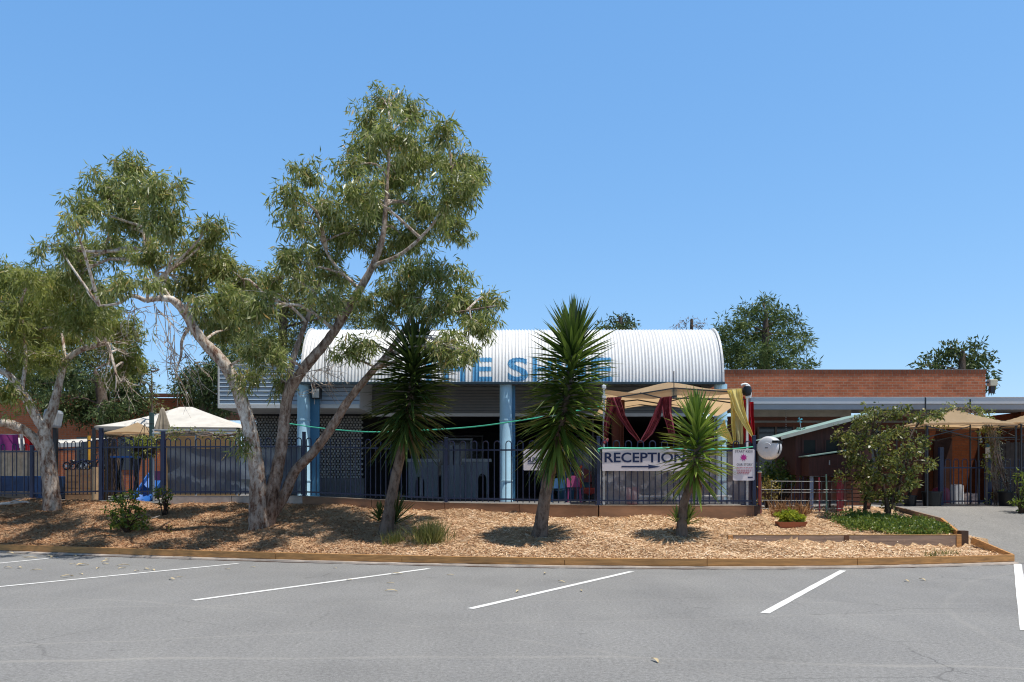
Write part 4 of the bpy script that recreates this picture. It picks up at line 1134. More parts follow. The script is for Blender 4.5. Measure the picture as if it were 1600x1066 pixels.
# cloths on a line
cl_cols = [((.20,.03,.14),'plum patterned cloth hung on a line at far left',(-8,30)),((.45,.45,.48),'grey striped cloth hung between the plum and red cloths',(31,37)),((.42,.01,.015),'bright red cloth hung behind the left gum trunk',(38,56))]
for i,(c,lab,(a,b)) in enumerate(cl_cols):
    yq = 24.6; mb = MB(); mb.grid(lambda u,v: (lerp(X(a,yq),X(b,yq),u), yq+.05*math.sin(u*9+v*2+i), lerp(Z(704,yq),Z(679,yq),v)), 16, 8)
    tag(mb.build('hanging_cloth', cloth_mat('hung_cloth_%s'%'abc'[i], c, .25, var=.5), smooth=True), lab, 'cloth')
t = thing('clothes_line', 'thin wire line carrying the hung cloths at far left', 'line', (X(20,24.6),24.6,.93))
mb = MB(); mb.tube([P(-60,678.5,24.6),P(20,679,24.6),P(72,678,24.6)], .008, 5); mb.build('wire', m_steel, t)
for a in (-60,72):
    mb = MB(); mb.box((X(a,24.6)-.04,24.56,.932),(X(a,24.6)+.04,24.64,Z(676,24.6))); mb.build('pole', m_dark, t)
def paling(name, label, x0, x1, y, z0, z1, mat, w=.10, seed=0, cat='fence'):
    t = thing(name, label, cat, ((x0+x1)/2, y, z0)); rr = random.Random(seed); x = x0; mb = MB()
    while x < x1:
        mb.box((x,y+rr.uniform(-.006,.006),z0+.003),(x+w-.012,y+.02,z1+rr.uniform(-.05,.03))); x += w
    mb.build('palings', mat, t)
    for z in (lerp(z0,z1,.25), lerp(z0,z1,.8)):
        mb = MB(); mb.box((x0,y+.03,z-.04),(x1,y+.07,z+.04)); mb.build('rail', mat, t)
    return t
paling('paling_fence', 'weathered grey paling fence behind the hung cloths at far left', X(-40,25), X(68,25), 25, .93, Z(703,25), M('weathered_paling', (.26,.22,.17), .9, .3, 6))
t = thing('sandpit', 'timber sandpit box with a blue plastic liner at far left', 'sandpit', (X(10,22.6),22.6,.93))
mb = MB(); mb.box((X(-60,22.6),22.55,.932),(X(52,22.6),22.62,1.19)); mb.build('timber_side', m_grey_timber, t, bevel=.005)
mb = MB(); mb.box((X(-60,22.6),22.63,.95),(X(72,22.6),23.7,Z(744,22.9))); mb.build('liner', M('blue_liner', (.01,.035,.11), .35, .4, 5), t, bevel=.03)
mb = MB(); x = X(139,24); mb.tube([(x,24,.932),(x,24,Z(681,24))], .05, 10); tag(mb.build('yellow_pole', M('yellow_padding', (.62,.32,.03), .5), smooth=True), 'yellow padded pole behind the fence at left', 'pole')
# small black trikes on the boxes
def trike(px, py, Y, label):
    c = P(px, py, Y); t = thing('toy_trike', label, 'tricycle', tuple(c), 'black toy trikes parked on the crates')
    for dx, r, dy in ((.27,.13,0),(-.22,.10,-.15),(-.22,.10,.15)):
        mb = MB(); n = 16
        for k in range(n):
            a, b = 2*math.pi*k/n, 2*math.pi*(k+1)/n
            mb.tube([c+Vector((dx+r*math.cos(a),dy,r+.002+r*math.sin(a)))*1, c+Vector((dx+r*math.cos(b),dy,r+.002+r*math.sin(b)))], .022, 5, cap=False)
        w = mb.build('wheel', m_black, t)
        mb = MB(); mb.disc_y(c+Vector((dx,0,r+.002)), .035, c.y+dy-.03, c.y+dy+.03, 10); 
        for k in range(5):
            a = k*1.257; mb.bar(c+Vector((dx,dy,r)), c+Vector((dx+r*math.cos(a),dy,r+r*math.sin(a))), .012, .012)
        mb.build('hub', m_steel, w)
    mb = MB(); mb.tube([c+Vector((-.22,-.17,.10)), c+Vector((-.22,.17,.10))], .012, 6)
    mb.tube([c+Vector((-.22,0,.10)), c+Vector((-.05,0,.20)), c+Vector((.18,0,.30)), c+Vector((.27,0,.13))], .02, 8); mb.build('frame', M('trike_dark_blue', (.02,.03,.09), .4), t)
    mb = MB(); mb.tube([c+Vector((.18,0,.30)), c+Vector((.14,0,.44))], .014, 6); mb.tube([c+Vector((.12,-.16,.45)), c+Vector((.14,0,.44)), c+Vector((.12,.16,.45))], .014, 6); mb.build('handlebar', m_dark, t)
    mb = MB(); q = c+Vector((-.12,0,.24)); mb.lathe((q.x,q.y), [(.04,q.z-.03),(.10,q.z),(.08,q.z+.03),(.0,q.z+.035)], 12); mb.build('seat', m_black, t, smooth=True)
def crate(px0, px1, Y, z0, zt, mat, label, cat='crate', d=.6, group=None):
    x0, x1 = X(px0,Y), X(px1,Y); t = thing('timber_crate', label, cat, ((x0+x1)/2,Y,z0), group)
    n = 5; h = (zt-z0)/n
    for yy in (Y, Y+d):
        for k in range(n):
            mb = MB(); mb.box((x0,yy,z0+k*h+.004),(x1,yy+.02,z0+(k+1)*h-.012)); mb.build('slat', mat, t)
    for x in (x0+.002, x1-.052):
        mb = MB(); mb.box((x,Y+.021,z0+.003),(x+.05,Y+d-.001,zt-.012)); mb.build('end_board', mat, t)
    mb = MB(); mb.box((x0+.06,Y+.03,zt-.011),(x1-.06,Y+d-.01,zt)); mb.build('lid', mat, t)
    return t
m_crate = M('brown_crate_wood', (.30,.17,.09), .8, .3, 4, dirt=.3)
zt_c = Z(734,23.2)
crate(102,152,23.2,.932,zt_c,m_crate,'brown slatted timber crate under the black trikes')
trike(121,734,23.45,'black toy trike at the left end of the timber crate')
trike(143,734,23.62,'black toy trike at the right end of the timber crate')
mb = MB(); x = X(148.5,22.8); mb.tube([(x,22.8,.932),(x+.02,22.8,Z(730,22.8))], .085, 12, rough=.05); tag(mb.build('timber_bollard', M('pale_log', (.50,.33,.19), .8, .2, 5), smooth=True), 'pale round timber bollard beside the timber crate', 'bollard')
t = thing('blue_slide', 'bright blue plastic slide behind the fence left of the mesh screen', 'slide', (X(229,22.6),22.6,.93))
m_bl = M('bright_blue_plastic', (.02,.12,.42), .4, .1)
mb = MB()
def sl(u,v): 
    y = 22.2+v*.9; return (X(216,22.5)+u*.48+.03*v, y, .96+v*.62-.10*(1-(2*u-1)**2)*1)
mb.grid(sl, 10, 8); mb.build('chute', m_bl, t, smooth=True)
mb = MB(); mb.box((X(216,22.5)+.02,23.1,.932),(X(216,22.5)+.5,23.16,1.75)); mb.build('ladder_panel', M('dull_purple', (.16,.05,.13), .5), t)
for a in (0,.47):
    mb = MB(); mb.bar((X(216,22.5)+a,22.18,1.03),(X(216,22.5)+a+.03,23.1,1.66), .03, .10); mb.build('side_rail', m_bl, t, bevel=.008)
t = thing('picnic_table', 'dark picnic table with a blue top under the beige gazebo at left', 'table', (X(200,24.1),24.1,.93))
mb = MB(); mb.box((X(180,24),23.7,Z(716,24)),(X(216,24),24.4,Z(713,24))); mb.build('tabletop', m_bl, t, bevel=.01)
for a in (184,212):
    mb = MB(); mb.bar((X(a,24),23.8,.935),(X(a,24),24.3,Z(716,24)-.003), .06, .06); mb.bar((X(a,24),24.3,.935),(X(a,24)+.001,23.8,Z(716,24)-.003), .06, .06); mb.build('trestle', m_dark, t)
hb = thing('hanging_basket', 'black hanging bowl planter with trailing green plant beside the fence post', 'planter', tuple(P(226,716,20.9)))
c = P(226,716,20.9)
mb = MB(); mb.lathe((c.x,c.y), [(.05,c.z),(.22,c.z+.10),(.30,c.z+.24),(.33,c.z+.25),(.33,c.z+.29),(.29,c.z+.29)], 18, cap=False); mb.build('bowl', m_black, hb, smooth=True)
mb = MB()
for k in range(3):
    a = k*2.09; mb.tube([c+Vector((.3*math.cos(a),.3*math.sin(a),.28)), c+Vector((0,0,.86))], .007, 5)
mb.build('chain', m_dark, hb)
tc_ = P(226,677,20.9)
mb = MB(); mb.bar(c+Vector((0,0,.86)), (X(240,21.2),21.2,c.z+.88), .02, .02); mb.build('hook', m_dark, hb)

# ------------------------------------------------------------------ hen house
HYY = 19.6
m_hen = M('maroon_stained_boards', (.060,.020,.016), .7, .3, 4, stretch=(6,6,.6))
m_henroof = M('pale_green_iron', (.25,.37,.34), .5, .12, 5)
hh = thing('hen_house', 'dark maroon hen house on legs with pale green skillion roof', 'hen house', (X(1300,HYY),HYY,.75))
xa_, xb_, xc_ = X(1243,HYY), X(1348,HYY), X(1362,HYY)
zlo = Z(742,HYY); 
def roofz(x): return lerp(Z(684,HYY), Z(652,HYY), (x-X(1216,HYY))/(X(1338,HYY)-X(1216,HYY)))
mb = MB(); mb.prism([(xa_,zlo),(xc_,zlo),(xc_,roofz(xc_)-.06),(xa_,roofz(xa_)-.06)], HYY, HYY+1.5); bd = mb.build('body', m_hen, hh)
for a in (1255,1290):
    mb = MB(); mb.box((X(a,HYY),HYY-.012,Z(708,HYY)),(X(a+20,HYY),HYY-.002,Z(688,HYY)+.0)); w = mb.build('window', M('wire_window', (.018,.018,.016), .8), bd)
    mb = MB()
    for q in (a-1, a+20): mb.box((X(q,HYY)-.02,HYY-.022,Z(709,HYY)),(X(q,HYY)+.02,HYY-.013,Z(687,HYY)))
    mb.build('window_frame', m_hen, w)
mb = MB(); x0r, x1r = X(1214,HYY), X(1366,HYY); nr = 60
def rfn(u,v):
    x = lerp(x0r,x1r,u); yy = HYY-.28+v*2.1
    return (x, yy, roofz(x)+.012*math.sin(yy*2*math.pi/.076)+.02)
mb.grid(rfn, 8, 150); mb.build('roof', m_henroof, hh, smooth=True)
mb = MB(); mb.bar((x0r,HYY-.29,roofz(x0r)-.012),(x1r,HYY-.29,roofz(x1r)-.012), .03, .075); mb.build('barge_board', M('pale_barge_board', (.43,.46,.40), .6), hh)
ny = HYY-.52; na, nb = X(1264,ny), X(1336,ny)
mb = MB(); mb.prism([(na,zlo-.03),(nb,zlo-.03),(nb,Z(706,ny)),(na,Z(715,ny))], ny, HYY-.013); nx = mb.build('nest_box', m_hen, hh)
mb = MB(); mb.bar((na-.06,ny+.22,Z(714.5,ny)+.02),(nb+.05,ny+.22,Z(703,ny)+.02), .62, .025); mb.build('nest_roof', m_henroof, nx)
mb = MB(); q = P(1296,723,ny-.012); mb.box(q+Vector((-.012,-.008,-.05)), q+Vector((.012,.008,.05))); mb.build('latch', m_steel, nx)
for a in (1247,1296,1358):
    for yy in (HYY+.04, HYY+1.44):
        mb = MB(); mb.box((X(a,HYY)-.035,yy-.035,.70),(X(a,HYY)+.035,yy+.035,zlo-.003)); mb.build('leg', m_hen, hh)
mb = MB(); m_slat = M('brown_slats', (.16,.065,.04), .8, .25, 5)
for k in range(7):
    z = Z(790-k*6.6,HYY); mb.box((X(1322,HYY),HYY-.03,z),(X(1360,HYY),HYY-.002,z+.075))
mb.build('slatted_base', m_slat, hh)
pw_ = thing('pinwheel', 'small blue and green garden windmill on the hen house roof', 'windmill', (X(1252,HYY+.3),HYY+.3,roofz(X(1252,HYY))+.03))
c0 = Vector((X(1252,HYY+.3),HYY+.3,roofz(X(1252,HYY))+.03))
mb = MB(); mb.tube([c0, c0+Vector((-.05,0,.33))], .009, 6); mb.build('stem', m_steel, pw_)
mb = MB()
for k in range(4):
    a = k*math.pi/2+.3; o_ = c0+Vector((-.04,-.02,.26)); mb.add([o_, o_+Vector((.075*math.cos(a),-.02,.075*math.sin(a))), o_+Vector((.06*math.cos(a+.6),.02,.06*math.sin(a+.6)))], [(0,1,2)])
mb.build('blades', M('turquoise_blades', (.06,.35,.45), .4), pw_)
mb = MB()
for k in range(7):
    a = k*.9; mb.add([c0+Vector((0,0,.02)), c0+Vector((.1*math.cos(a),.05*math.sin(a),.10)), c0+Vector((.12*math.cos(a+.4),.05,.03))], [(0,1,2)])
mb.build('leaves', M('mint_tin', (.25,.42,.33), .5), pw_)

# wire mesh garden fence in front
m_wire = M('dull_wire', (.22,.225,.23), .45, .15, 6, metal=.5)
wf = thing('wire_fence', 'low silver wire garden fence in front of the hen house', 'fence', (X(1260,18.6),18.6,.75))
wx0, wx1 = X(1190,18.6), X(1332,18.6)
for i, py in enumerate((752,765,769,782,795,809)):
    mb = MB(); mb.tube([(wx0+(.2 if i<1 else 0),18.6+.01*i,Z(py,18.6)),((wx0+wx1)/2,18.62,Z(py,18.6)-.008),(wx1-(.1 if i==0 else 0),18.6,Z(py,18.6))], .007, 5); mb.build('wire', m_wire, wf)
mb = MB(); k = 0
x = wx0
while x < wx1: mb.tube([(x,18.61,Z(812,18.6)),(x,18.61,Z(782 if k%3 else 752,18.6))], .004, 4); x += .075; k += 1
mb.build('mesh', m_wire, wf)
for px, yt, c in ((1292,741,(.22,.36,.26)),(1281,746,(.40,.06,.09)),(1190,790,(.06,.05,.05)),(1332,742,(.07,.03,.02))):
    mb = MB(); mb.tube([(X(px,18.66),18.66,.55),(X(px-1,18.66),18.66,Z(yt,18.66))], .016, 6); mb.build('stake', M('stake_%d'%int(c[0]*100+c[1]*10), c, .6), wf)
mb = MB(); mb.box((X(1308,19.2),19.2,.78),(X(1318,19.2),19.24,Z(741,19.2))); tag(mb.build('red_board', M('red_board', (.36,.05,.06), .6)), 'upright red board under the nest box of the hen house', 'board')
mb = MB(); mb.box((X(1266,19.3),19.3,.78),(X(1271,19.3),19.34,Z(742,19.3))); tag(mb.build('blue_board', M('pale_blue_board', (.25,.33,.5), .6)), 'narrow pale blue board behind the wire fence', 'board')

# ------------------------------------------------------------------ gate, pots, arch on the right
GYR = 22.9
gf = thing('gate_fence', 'dark navy loop top gate across the driveway at right', 'gate', (X(1510,GYR),GYR,.82))
gh = hoop_mesh(.14, 1.26, .02)
proto = None
def gate_bay(a, b, root, n, z0=.815, hide=False):
    global_first = True
    for k in range(n):
        x = lerp(X(a,GYR), X(b,GYR), (k+.5)/n)
        ho = bpy.data.objects.new('hoop', gate_me); COL.objects.link(ho); ho.parent = root
        ho.location = Vector((x,GYR,z0))-Vector(ORI[root])
    for z in (.10, 1.02):
        mb = MB(); mb.box((X(a,GYR),GYR-.018,z0+z-.018),(X(b,GYR),GYR+.018,z0+z+.018)); mb.build('rail', m_blue, root)
tmp = gh.build('hoop', m_blue, loc=(0,0,0)); gate_me = tmp.data; bpy.data.objects.remove(tmp)
gate_bay(1474, 1541, gf, 5)
for a, zt in ((1470,2.4),(1545,2.35)):
    mb = MB(); mb.box((X(a,GYR)-.055,GYR-.055,.80),(X(a,GYR)+.055,GYR+.055,zt)); mb.build('post', m_blue, gf, bevel=.005)
gf2 = thing('driveway_fence', 'navy loop top fence to the right of the driveway gate', 'fence', (X(1580,GYR),GYR,.82))
gate_bay(1553, 1640, gf2, 6)
gf3 = thing('garden_fence', 'navy loop top fence glimpsed behind the green bush and hen house', 'fence', (X(1215,GYR),GYR,.82))
gate_bay(1160, 1265, gf3, 8, Z(722,GYR)-1.26)
for a in (1160,1265):
    mb = MB(); mb.box((X(a,GYR)-.04,GYR-.04,.80),(X(a,GYR)+.04,GYR+.04,2.05)); mb.build('post', m_blue, gf3)
t = thing('intercom_box', 'white intercom box with a dark window on the gate post', 'intercom', tuple(P(1549,716,22.7)))
a, b = P(1544,716,22.7), P(1555.5,699,22.7)
mb = MB(); mb.box((a.x,22.66,a.z),(b.x,22.84,b.z)); mb.build('case', m_white, t, bevel=.012)
mb = MB(); mb.box((a.x+.065,22.648,a.z+.12),(b.x-.065,22.659,b.z-.04)); mb.build('screen', m_glass, t)
mb = MB(); mb.box((a.x+.01,22.67,b.z+.002),(b.x-.01,22.83,b.z+.10)); mb.build('hood', m_pier, t, bevel=.01)
mb = MB(); mb.box((a.x+.03,22.85,.815),(b.x-.03,22.9,a.z+.1)); mb.build('post', M('brown_grey_post', (.18,.14,.12), .8), t)
def pot(px0, px1, py0, py1, Y, label, n=18):
    x = X((px0+px1)/2,Y); r = (px1-px0)/2/F*Y; z1 = Z(py0,Y); z0 = drive_z(Y)+.003 if Y < 22.9 else .815
    t = thing('planter_tub', label, 'planter', (x,Y,z0), 'black planter tubs beside the gate')
    mb = MB(); mb.lathe((x,Y), [(r*.84,z0),(r*.97,z1-.04),(r*1.03,z1-.04),(r*1.03,z1),(r*.94,z1),(r*.92,z1-.05)], n, cap=False); mb.build('tub', m_black, t, smooth=True)
    mb = MB(); mb.lathe((x,Y), [(r*.93,z1-.06),(.01,z1-.045)], n, cap=False); mb.build('soil', m_soil, t)
    return t
pot(1412,1432,774,794,22.3,'smaller black planter tub partly hidden by the leafy shrub')
pot(1441,1471,768,794,22.2,'black planter tub left of the navy gate post')
pot(1560,1596,768,794,22.2,'wide black planter tub right of the navy gate')
def paper_bag(px0, px1, py0, Y, mat, label):
    x0, x1 = X(px0,Y), X(px1,Y); z1 = Z(py0,Y); z0 = .818; t = thing('paper_sack', label, 'sack', ((x0+x1)/2,Y,z0))
    mb = MB(); w = x1-x0
    def fn(u,v):
        a = 2*math.pi*u; k = 1+.05*math.sin(5*a+3*v)-.12*max(0,v-.8)
        return ((x0+x1)/2+w/2*k*max(-1,min(1,1.3*math.cos(a))), Y+.14*k*max(-1,min(1,1.3*math.sin(a))), lerp(z0,z1,v)+.02*math.sin(3*a)*v)
    mb.grid(fn, 24, 8); mb.build('bag', mat, t, smooth=True)
    mb = MB(); mb.box((x0+.03,Y-.02,z1-.01),(x1-.03,Y+.02,z1+.015)); mb.build('folded_top', mat, t)
m_bag = M('white_paper', (.70,.68,.66), .7, .12, 6); m_bag2 = M('printed_sack', (.45,.36,.33), .7, .5, 9)
paper_bag(1489,1503,758,24.0,m_bag,'tall white sack standing behind the navy gate')
paper_bag(1504,1514,771,24.0,m_bag2,'short printed sack leaning against the tall white sack')
paper_bag(1515,1527,772,24.1,m_bag2,'printed sack at the right end behind the gate')
mb = MB(); mb.lathe((X(1470,25),25), [(.25,.82),(.28,1.1),(.2,1.25),(.02,1.3)], 14); tag(mb.build('red_beanbag', M('dark_red_vinyl', (.22,.02,.05), .5), smooth=True), 'dark red beanbag in the shade behind the gate', 'beanbag')
mb = MB(); q = P(1529,678,24.2); mb.tube([P(1527,665,24.2),P(1532.5,692,24.2)], .045, 10)
tag(mb.build('wind_chime', M('dull_silver', (.40,.39,.35), .4), smooth=True), 'long silver tube hanging from the beige canopy over the gate', 'wind chime')
rg = thing('entry_gazebo', 'beige pop up canopy with dark trusses above the driveway gate', 'gazebo', (X(1550,24.5),24.5,.82))
gx0, gx1 = X(1448,21.7), X(1590,21.7)
pyramid_canopy(rg, gx0, gx1, 21.7, 23.5, Z(662,21.7), Z(639,22.6), m_beige, .06, .05, True, m_dark, z0=.82)
rg2 = thing('side_gazebo', 'second beige canopy at the right edge of the photo', 'gazebo', (X(1660,24.5),24.5,.82))
pyramid_canopy(rg2, X(1592,21.8)+.05, X(1740,21.8), 21.8, 23.5, Z(660,21.8), Z(637,22.7), m_beige, .06, .05, True, m_dark, z0=.82)
paling('dark_paling_fence', 'dark timber paling fence behind the right hand planter tub', X(1552,25.6), X(1700,25.6), 25.6, .82, Z(690,25.6), M('dark_paling', (.075,.055,.045), .9, .4, 5), .13, 3)
for px, y0, y1, lab in ((1446,621,652,'thin dark rod rising over the grey fascia above the leafy shrub'),(1516,624,652,'thin dark rod rising from the entry gazebo peak')):
    mb = MB(); mb.tube([P(px,y1,23.3),P(px,y0,23.3)], .022, 6); 
    # carried down to the ground behind the plants
    mb.tube([Vector((X(px,23.3),23.3,.815)),P(px,y1,23.3)], .022, 6, cap=False)
    tag(mb.build('thin_rod', m_dark), lab, 'rod')
# terracotta trough with lettuce
t = thing('terracotta_trough', 'orange terracotta trough of yellow green lettuce on the mulch', 'planter', tuple(ground_hit(1236,823)))
tb = ground_hit(1236,823); xw = .27*1.0
mb = MB(); z0 = tb.z-.02
mb.add([(tb.x-.25,tb.y-.09,z0),(tb.x+.25,tb.y-.09,z0),(tb.x+.25,tb.y+.12,z0),(tb.x-.25,tb.y+.12,z0),(tb.x-.29,tb.y-.12,z0+.12),(tb.x+.29,tb.y-.12,z0+.12),(tb.x+.29,tb.y+.15,z0+.12),(tb.x-.29,tb.y+.15,z0+.12)], [(3,2,1,0),(0,1,5,4),(1,2,6,5),(2,3,7,6),(3,0,4,7)])
mb.build('trough', M('terracotta', (.34,.11,.05), .8, .15), t)
mb = MB(); mb.add([(tb.x-.275,tb.y-.105,z0+.10),(tb.x+.275,tb.y-.105,z0+.10),(tb.x+.275,tb.y+.135,z0+.10),(tb.x-.275,tb.y+.135,z0+.10)], [(0,1,2,3)]); mb.build('soil', m_soil, t)
TROUGH = (t, tb, z0)
# ------------------------------------------------------------------ vegetation
def bark(name, a, b, c, d=None, foot=(.55,.46,.40)):
    m, nt, out = nodes_of(name)
    v = coords(nt, (1,1,.45)); n = noise(nt, v, 11, 6, .75); n2 = noise(nt, coords(nt,(1,1,.3)), 2.6, 4, .6)
    col = ramp(nt, n, [(.33, a), (.43, b), (.53, c), (.66, d or c)])
    col = mixc(nt, 1, col, ramp(nt, n2, [(.35,(.72,.68,.65)),(.6,(1.12,1.1,1.08))]), 'MULTIPLY')
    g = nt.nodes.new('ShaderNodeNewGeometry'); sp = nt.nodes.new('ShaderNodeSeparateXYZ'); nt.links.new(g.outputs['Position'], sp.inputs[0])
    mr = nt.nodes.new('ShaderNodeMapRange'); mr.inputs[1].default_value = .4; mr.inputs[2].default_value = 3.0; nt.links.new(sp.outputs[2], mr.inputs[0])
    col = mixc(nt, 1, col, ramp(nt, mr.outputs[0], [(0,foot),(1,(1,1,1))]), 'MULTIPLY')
    bsdf(nt, out, col, .85, 0, .2, n, .9, .03); return m
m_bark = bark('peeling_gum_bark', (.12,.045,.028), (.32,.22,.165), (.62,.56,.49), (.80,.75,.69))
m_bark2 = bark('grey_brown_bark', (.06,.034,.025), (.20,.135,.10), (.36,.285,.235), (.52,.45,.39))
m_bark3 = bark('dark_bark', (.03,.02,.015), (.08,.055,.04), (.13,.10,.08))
m_gum = leaf_mat('gum_leaf', [(0,(.068,.100,.030)),(.3,(.18,.22,.064)),(.62,(.31,.34,.115)),(.86,(.50,.50,.25)),(.93,(.55,.51,.27)),(1,(.50,.30,.09))], .34, .42, (.36,.44,.08), .35)
m_gum_y = leaf_mat('gum_leaf_yellowish', [(0,(.085,.115,.028)),(.4,(.235,.265,.065)),(.8,(.34,.37,.13)),(.94,(.48,.46,.22)),(1,(.48,.31,.09))], .36, .42, (.42,.48,.08), .35)
m_bgleaf = leaf_mat('wattle_leaf', [(0,(.075,.095,.03)),(.5,(.185,.205,.065)),(1,(.31,.32,.11))], .5, .3, (.15,.18,.03), .2)
m_darkleaf = leaf_mat('dark_tree_leaf', [(0,(.03,.05,.02)),(.5,(.075,.11,.042)),(1,(.15,.19,.07))], .45, .25, (.10,.15,.03), .2)
m_oak = leaf_mat('feathery_leaf', [(0,(.04,.07,.024)),(.5,(.10,.15,.05)),(1,(.20,.245,.08))], .5, .3, (.13,.18,.03), .2)
m_pinkleaf = leaf_mat('bronze_leaf', [(0,(.14,.085,.06)),(1,(.28,.18,.13))], .6, .3, (.3,.18,.1))
m_shrub = leaf_mat('bright_shrub_leaf', [(0,(.05,.085,.012)),(.5,(.13,.19,.028)),(1,(.26,.30,.06))], .4, .35, (.25,.32,.03))
m_bush = leaf_mat('glossy_shrub_leaf', [(0,(.035,.055,.014)),(.5,(.13,.16,.035)),(.85,(.28,.29,.08)),(1,(.40,.32,.12))], .34, .32, (.24,.26,.04), spec=.4)
m_cover = leaf_mat('ground_cover_leaf', [(0,(.04,.085,.014)),(.5,(.115,.185,.03)),(1,(.28,.32,.07))], .45, .35, (.2,.27,.03))
m_lettuce = leaf_mat('lettuce_leaf', [(0,(.20,.26,.02)),(1,(.46,.48,.06))], .45, .4, (.5,.55,.05))
m_grass = leaf_mat('grass_blade', [(0,(.07,.09,.02)),(.5,(.15,.175,.04)),(1,(.34,.30,.13))], .55, .35, (.25,.27,.05))
m_dry = leaf_mat('dry_plant', [(0,(.16,.07,.03)),(.5,(.36,.19,.09)),(1,(.52,.33,.17))], .7, .3, (.4,.22,.08))
m_yucca = leaf_mat('yucca_leaf', [(0,(.035,.065,.012)),(.5,(.09,.145,.026)),(1,(.20,.27,.055))], .30, .16, (.13,.22,.02), spec=.55)
m_ybark = bark('yucca_trunk', (.065,.045,.035), (.12,.09,.07), (.19,.15,.12), foot=(1,1,1))

# --- the leaning multi stemmed gum in the middle
ga = ground_hit(405, 824); YA = ga.y
stA = [
 [(405,829,0,0.238),(404,790,0,0.187),(402,740,.0,0.158),(394,690,-.05,0.148),(382,640,-.1,0.144),(366,596,-.2,0.133),(345,562,-.3,0.122),(318,534,-.4,0.108),(300,508,-.5,0.097),(288,488,-.6,0.086),(272,470,-.7,0.072),(250,466,-.8,0.061),(228,470,-.9,0.050)],
 [(413,832,.1,0.216),(424,775,.12,0.151),(438,710,.2,0.122),(445,650,.2,0.115),(452,612,.2,0.115),(478,572,.1,0.108),(512,532,0,0.097),(540,490,-.2,0.086),(562,452,-.4,0.079),(583,415,-.5,0.068),(597,375,-.6,0.058),(602,330,-.6,0.043),(606,270,-.6,0.032),(612,205,-.6,0.018)],
 [(424,806,.3,.125),(445,772,.35,.115),(462,735,.4,0.108),(490,706,.3,0.101),(520,665,.2,0.094),(545,625,.1,0.083),(575,588,0,0.072),(600,560,-.1,0.061),(632,515,-.3,0.050),(650,480,-.4,0.036),(660,450,-.5,0.022)],
 [(449,632,.2,0.079),(452,590,.4,0.072),(463,545,.6,0.061),(478,505,.7,0.050),(492,462,.8,0.036),(505,420,.8,0.022)],
 [(290,490,-.6,0.058),(262,462,-.5,0.050),(240,420,-.3,0.040),(225,370,-.1,0.032),(222,310,.1,0.022),(220,265,.2,0.011)],
 [(228,470,-.9,.045),(205,462,-1.0,.04),(185,474,-1.1,.03),(155,478,-1.2,.015)],
 [(300,505,-.5,0.043),(285,530,-.4,0.032),(283,555,-.3,0.025),(275,580,-.3,0.014)],
 [(480,505,.7,0.032),(455,480,.4,0.029),(420,468,.0,0.025),(400,475,-.2,0.014)],
 [(583,415,-.5,0.043),(630,395,-.9,0.036),(680,345,-1.2,0.025),(705,290,-1.3,0.014)],
 [(562,452,-.4,0.040),(520,410,-.2,0.032),(495,360,0,0.022),(470,310,0,0.014)],
 [(632,515,-.3,0.032),(680,495,-.8,0.029),(735,485,-1.2,0.022),(775,478,-1.4,0.011)],
]
clA = [
 # left lobe
 (215,262,42,28),(180,300,55,38),(245,300,50,42),(135,325,36,26),(205,345,62,34),(262,352,36,34),(112,345,22,20),(165,388,55,28),(238,398,40,30),(120,410,30,34),(95,385,24,24),
 (330,370,30,28),(318,415,44,40),(352,415,32,34),(290,440,36,36),(345,470,46,38),(375,440,36,36),(400,480,34,40),(365,515,44,34),(398,545,40,30),(320,500,26,28),(430,560,30,24),(380,590,26,22),(440,600,24,22),(300,400,30,28),(382,690,16,26,-.2),
 (185,442,34,20),(225,436,24,18),(150,455,24,18),(118,432,26,22),(255,440,22,20),(700,562,26,18,-1.5),(726,552,22,16,-1.4),(672,545,22,18,-1.2),(748,270,16,26),(330,350,20,18),(60,390,14,14),
 # right lobe
 (605,158,36,24),(572,180,28,26),(640,178,38,24),(615,212,52,34),(690,205,34,26),(660,245,52,34),(580,235,44,36),(720,250,32,38),(545,255,30,26),(625,282,56,38),(705,300,40,40),(735,290,20,34),(560,300,46,38),(480,275,32,26),(455,305,30,28),(510,320,40,32),(465,345,40,26),(600,335,50,36),(665,335,50,36),(710,355,30,26),(530,365,44,28),(500,395,36,30),(640,378,48,30),(455,410,38,32),(430,440,30,30),(475,440,36,28),(560,360,36,30),(595,395,36,26),
 (650,425,46,30),(700,432,40,26),(620,455,36,30),(720,470,38,30),(765,478,30,26),(680,480,44,28),(740,510,38,28),(700,535,34,24),(640,480,30,26),(560,535,30,22,-1.2),(540,555,22,20,-1.3),(575,470,26,22),(505,468,30,22),(520,430,30,24),(730,550,20,18),(600,500,24,24)]
leafy_tree('gum_tree', 'tall leaning gum tree with three pale peeling trunks left of the centre yucca', stA, clA, m_gum, m_bark, YA, L=.185, W=.029, n_per=28, dens=1.25, barks={1: m_bark2, 2: m_bark2, 3: m_bark2, 10: m_bark2}, crad=.18,
           dz=(-2.5,1.5), seed=5, droop=.9, out=.45, rnd=.45, twigs=5, shell=.62,
           bare=[((283,555,YA-.3),(255,545,YA-.2)),((283,540,YA-.3),(300,575,YA-.3)),((240,470,YA-.8),(262,520,YA-.8)),((255,468,YA-.8),(300,620,YA-.4)),((205,465,YA-1),(215,500,YA-.9)),((460,590,YA),(520,585,YA-.3)),((510,535,YA),(545,600,YA-.2)),((600,560,YA-.1),(680,560,YA-.3))])
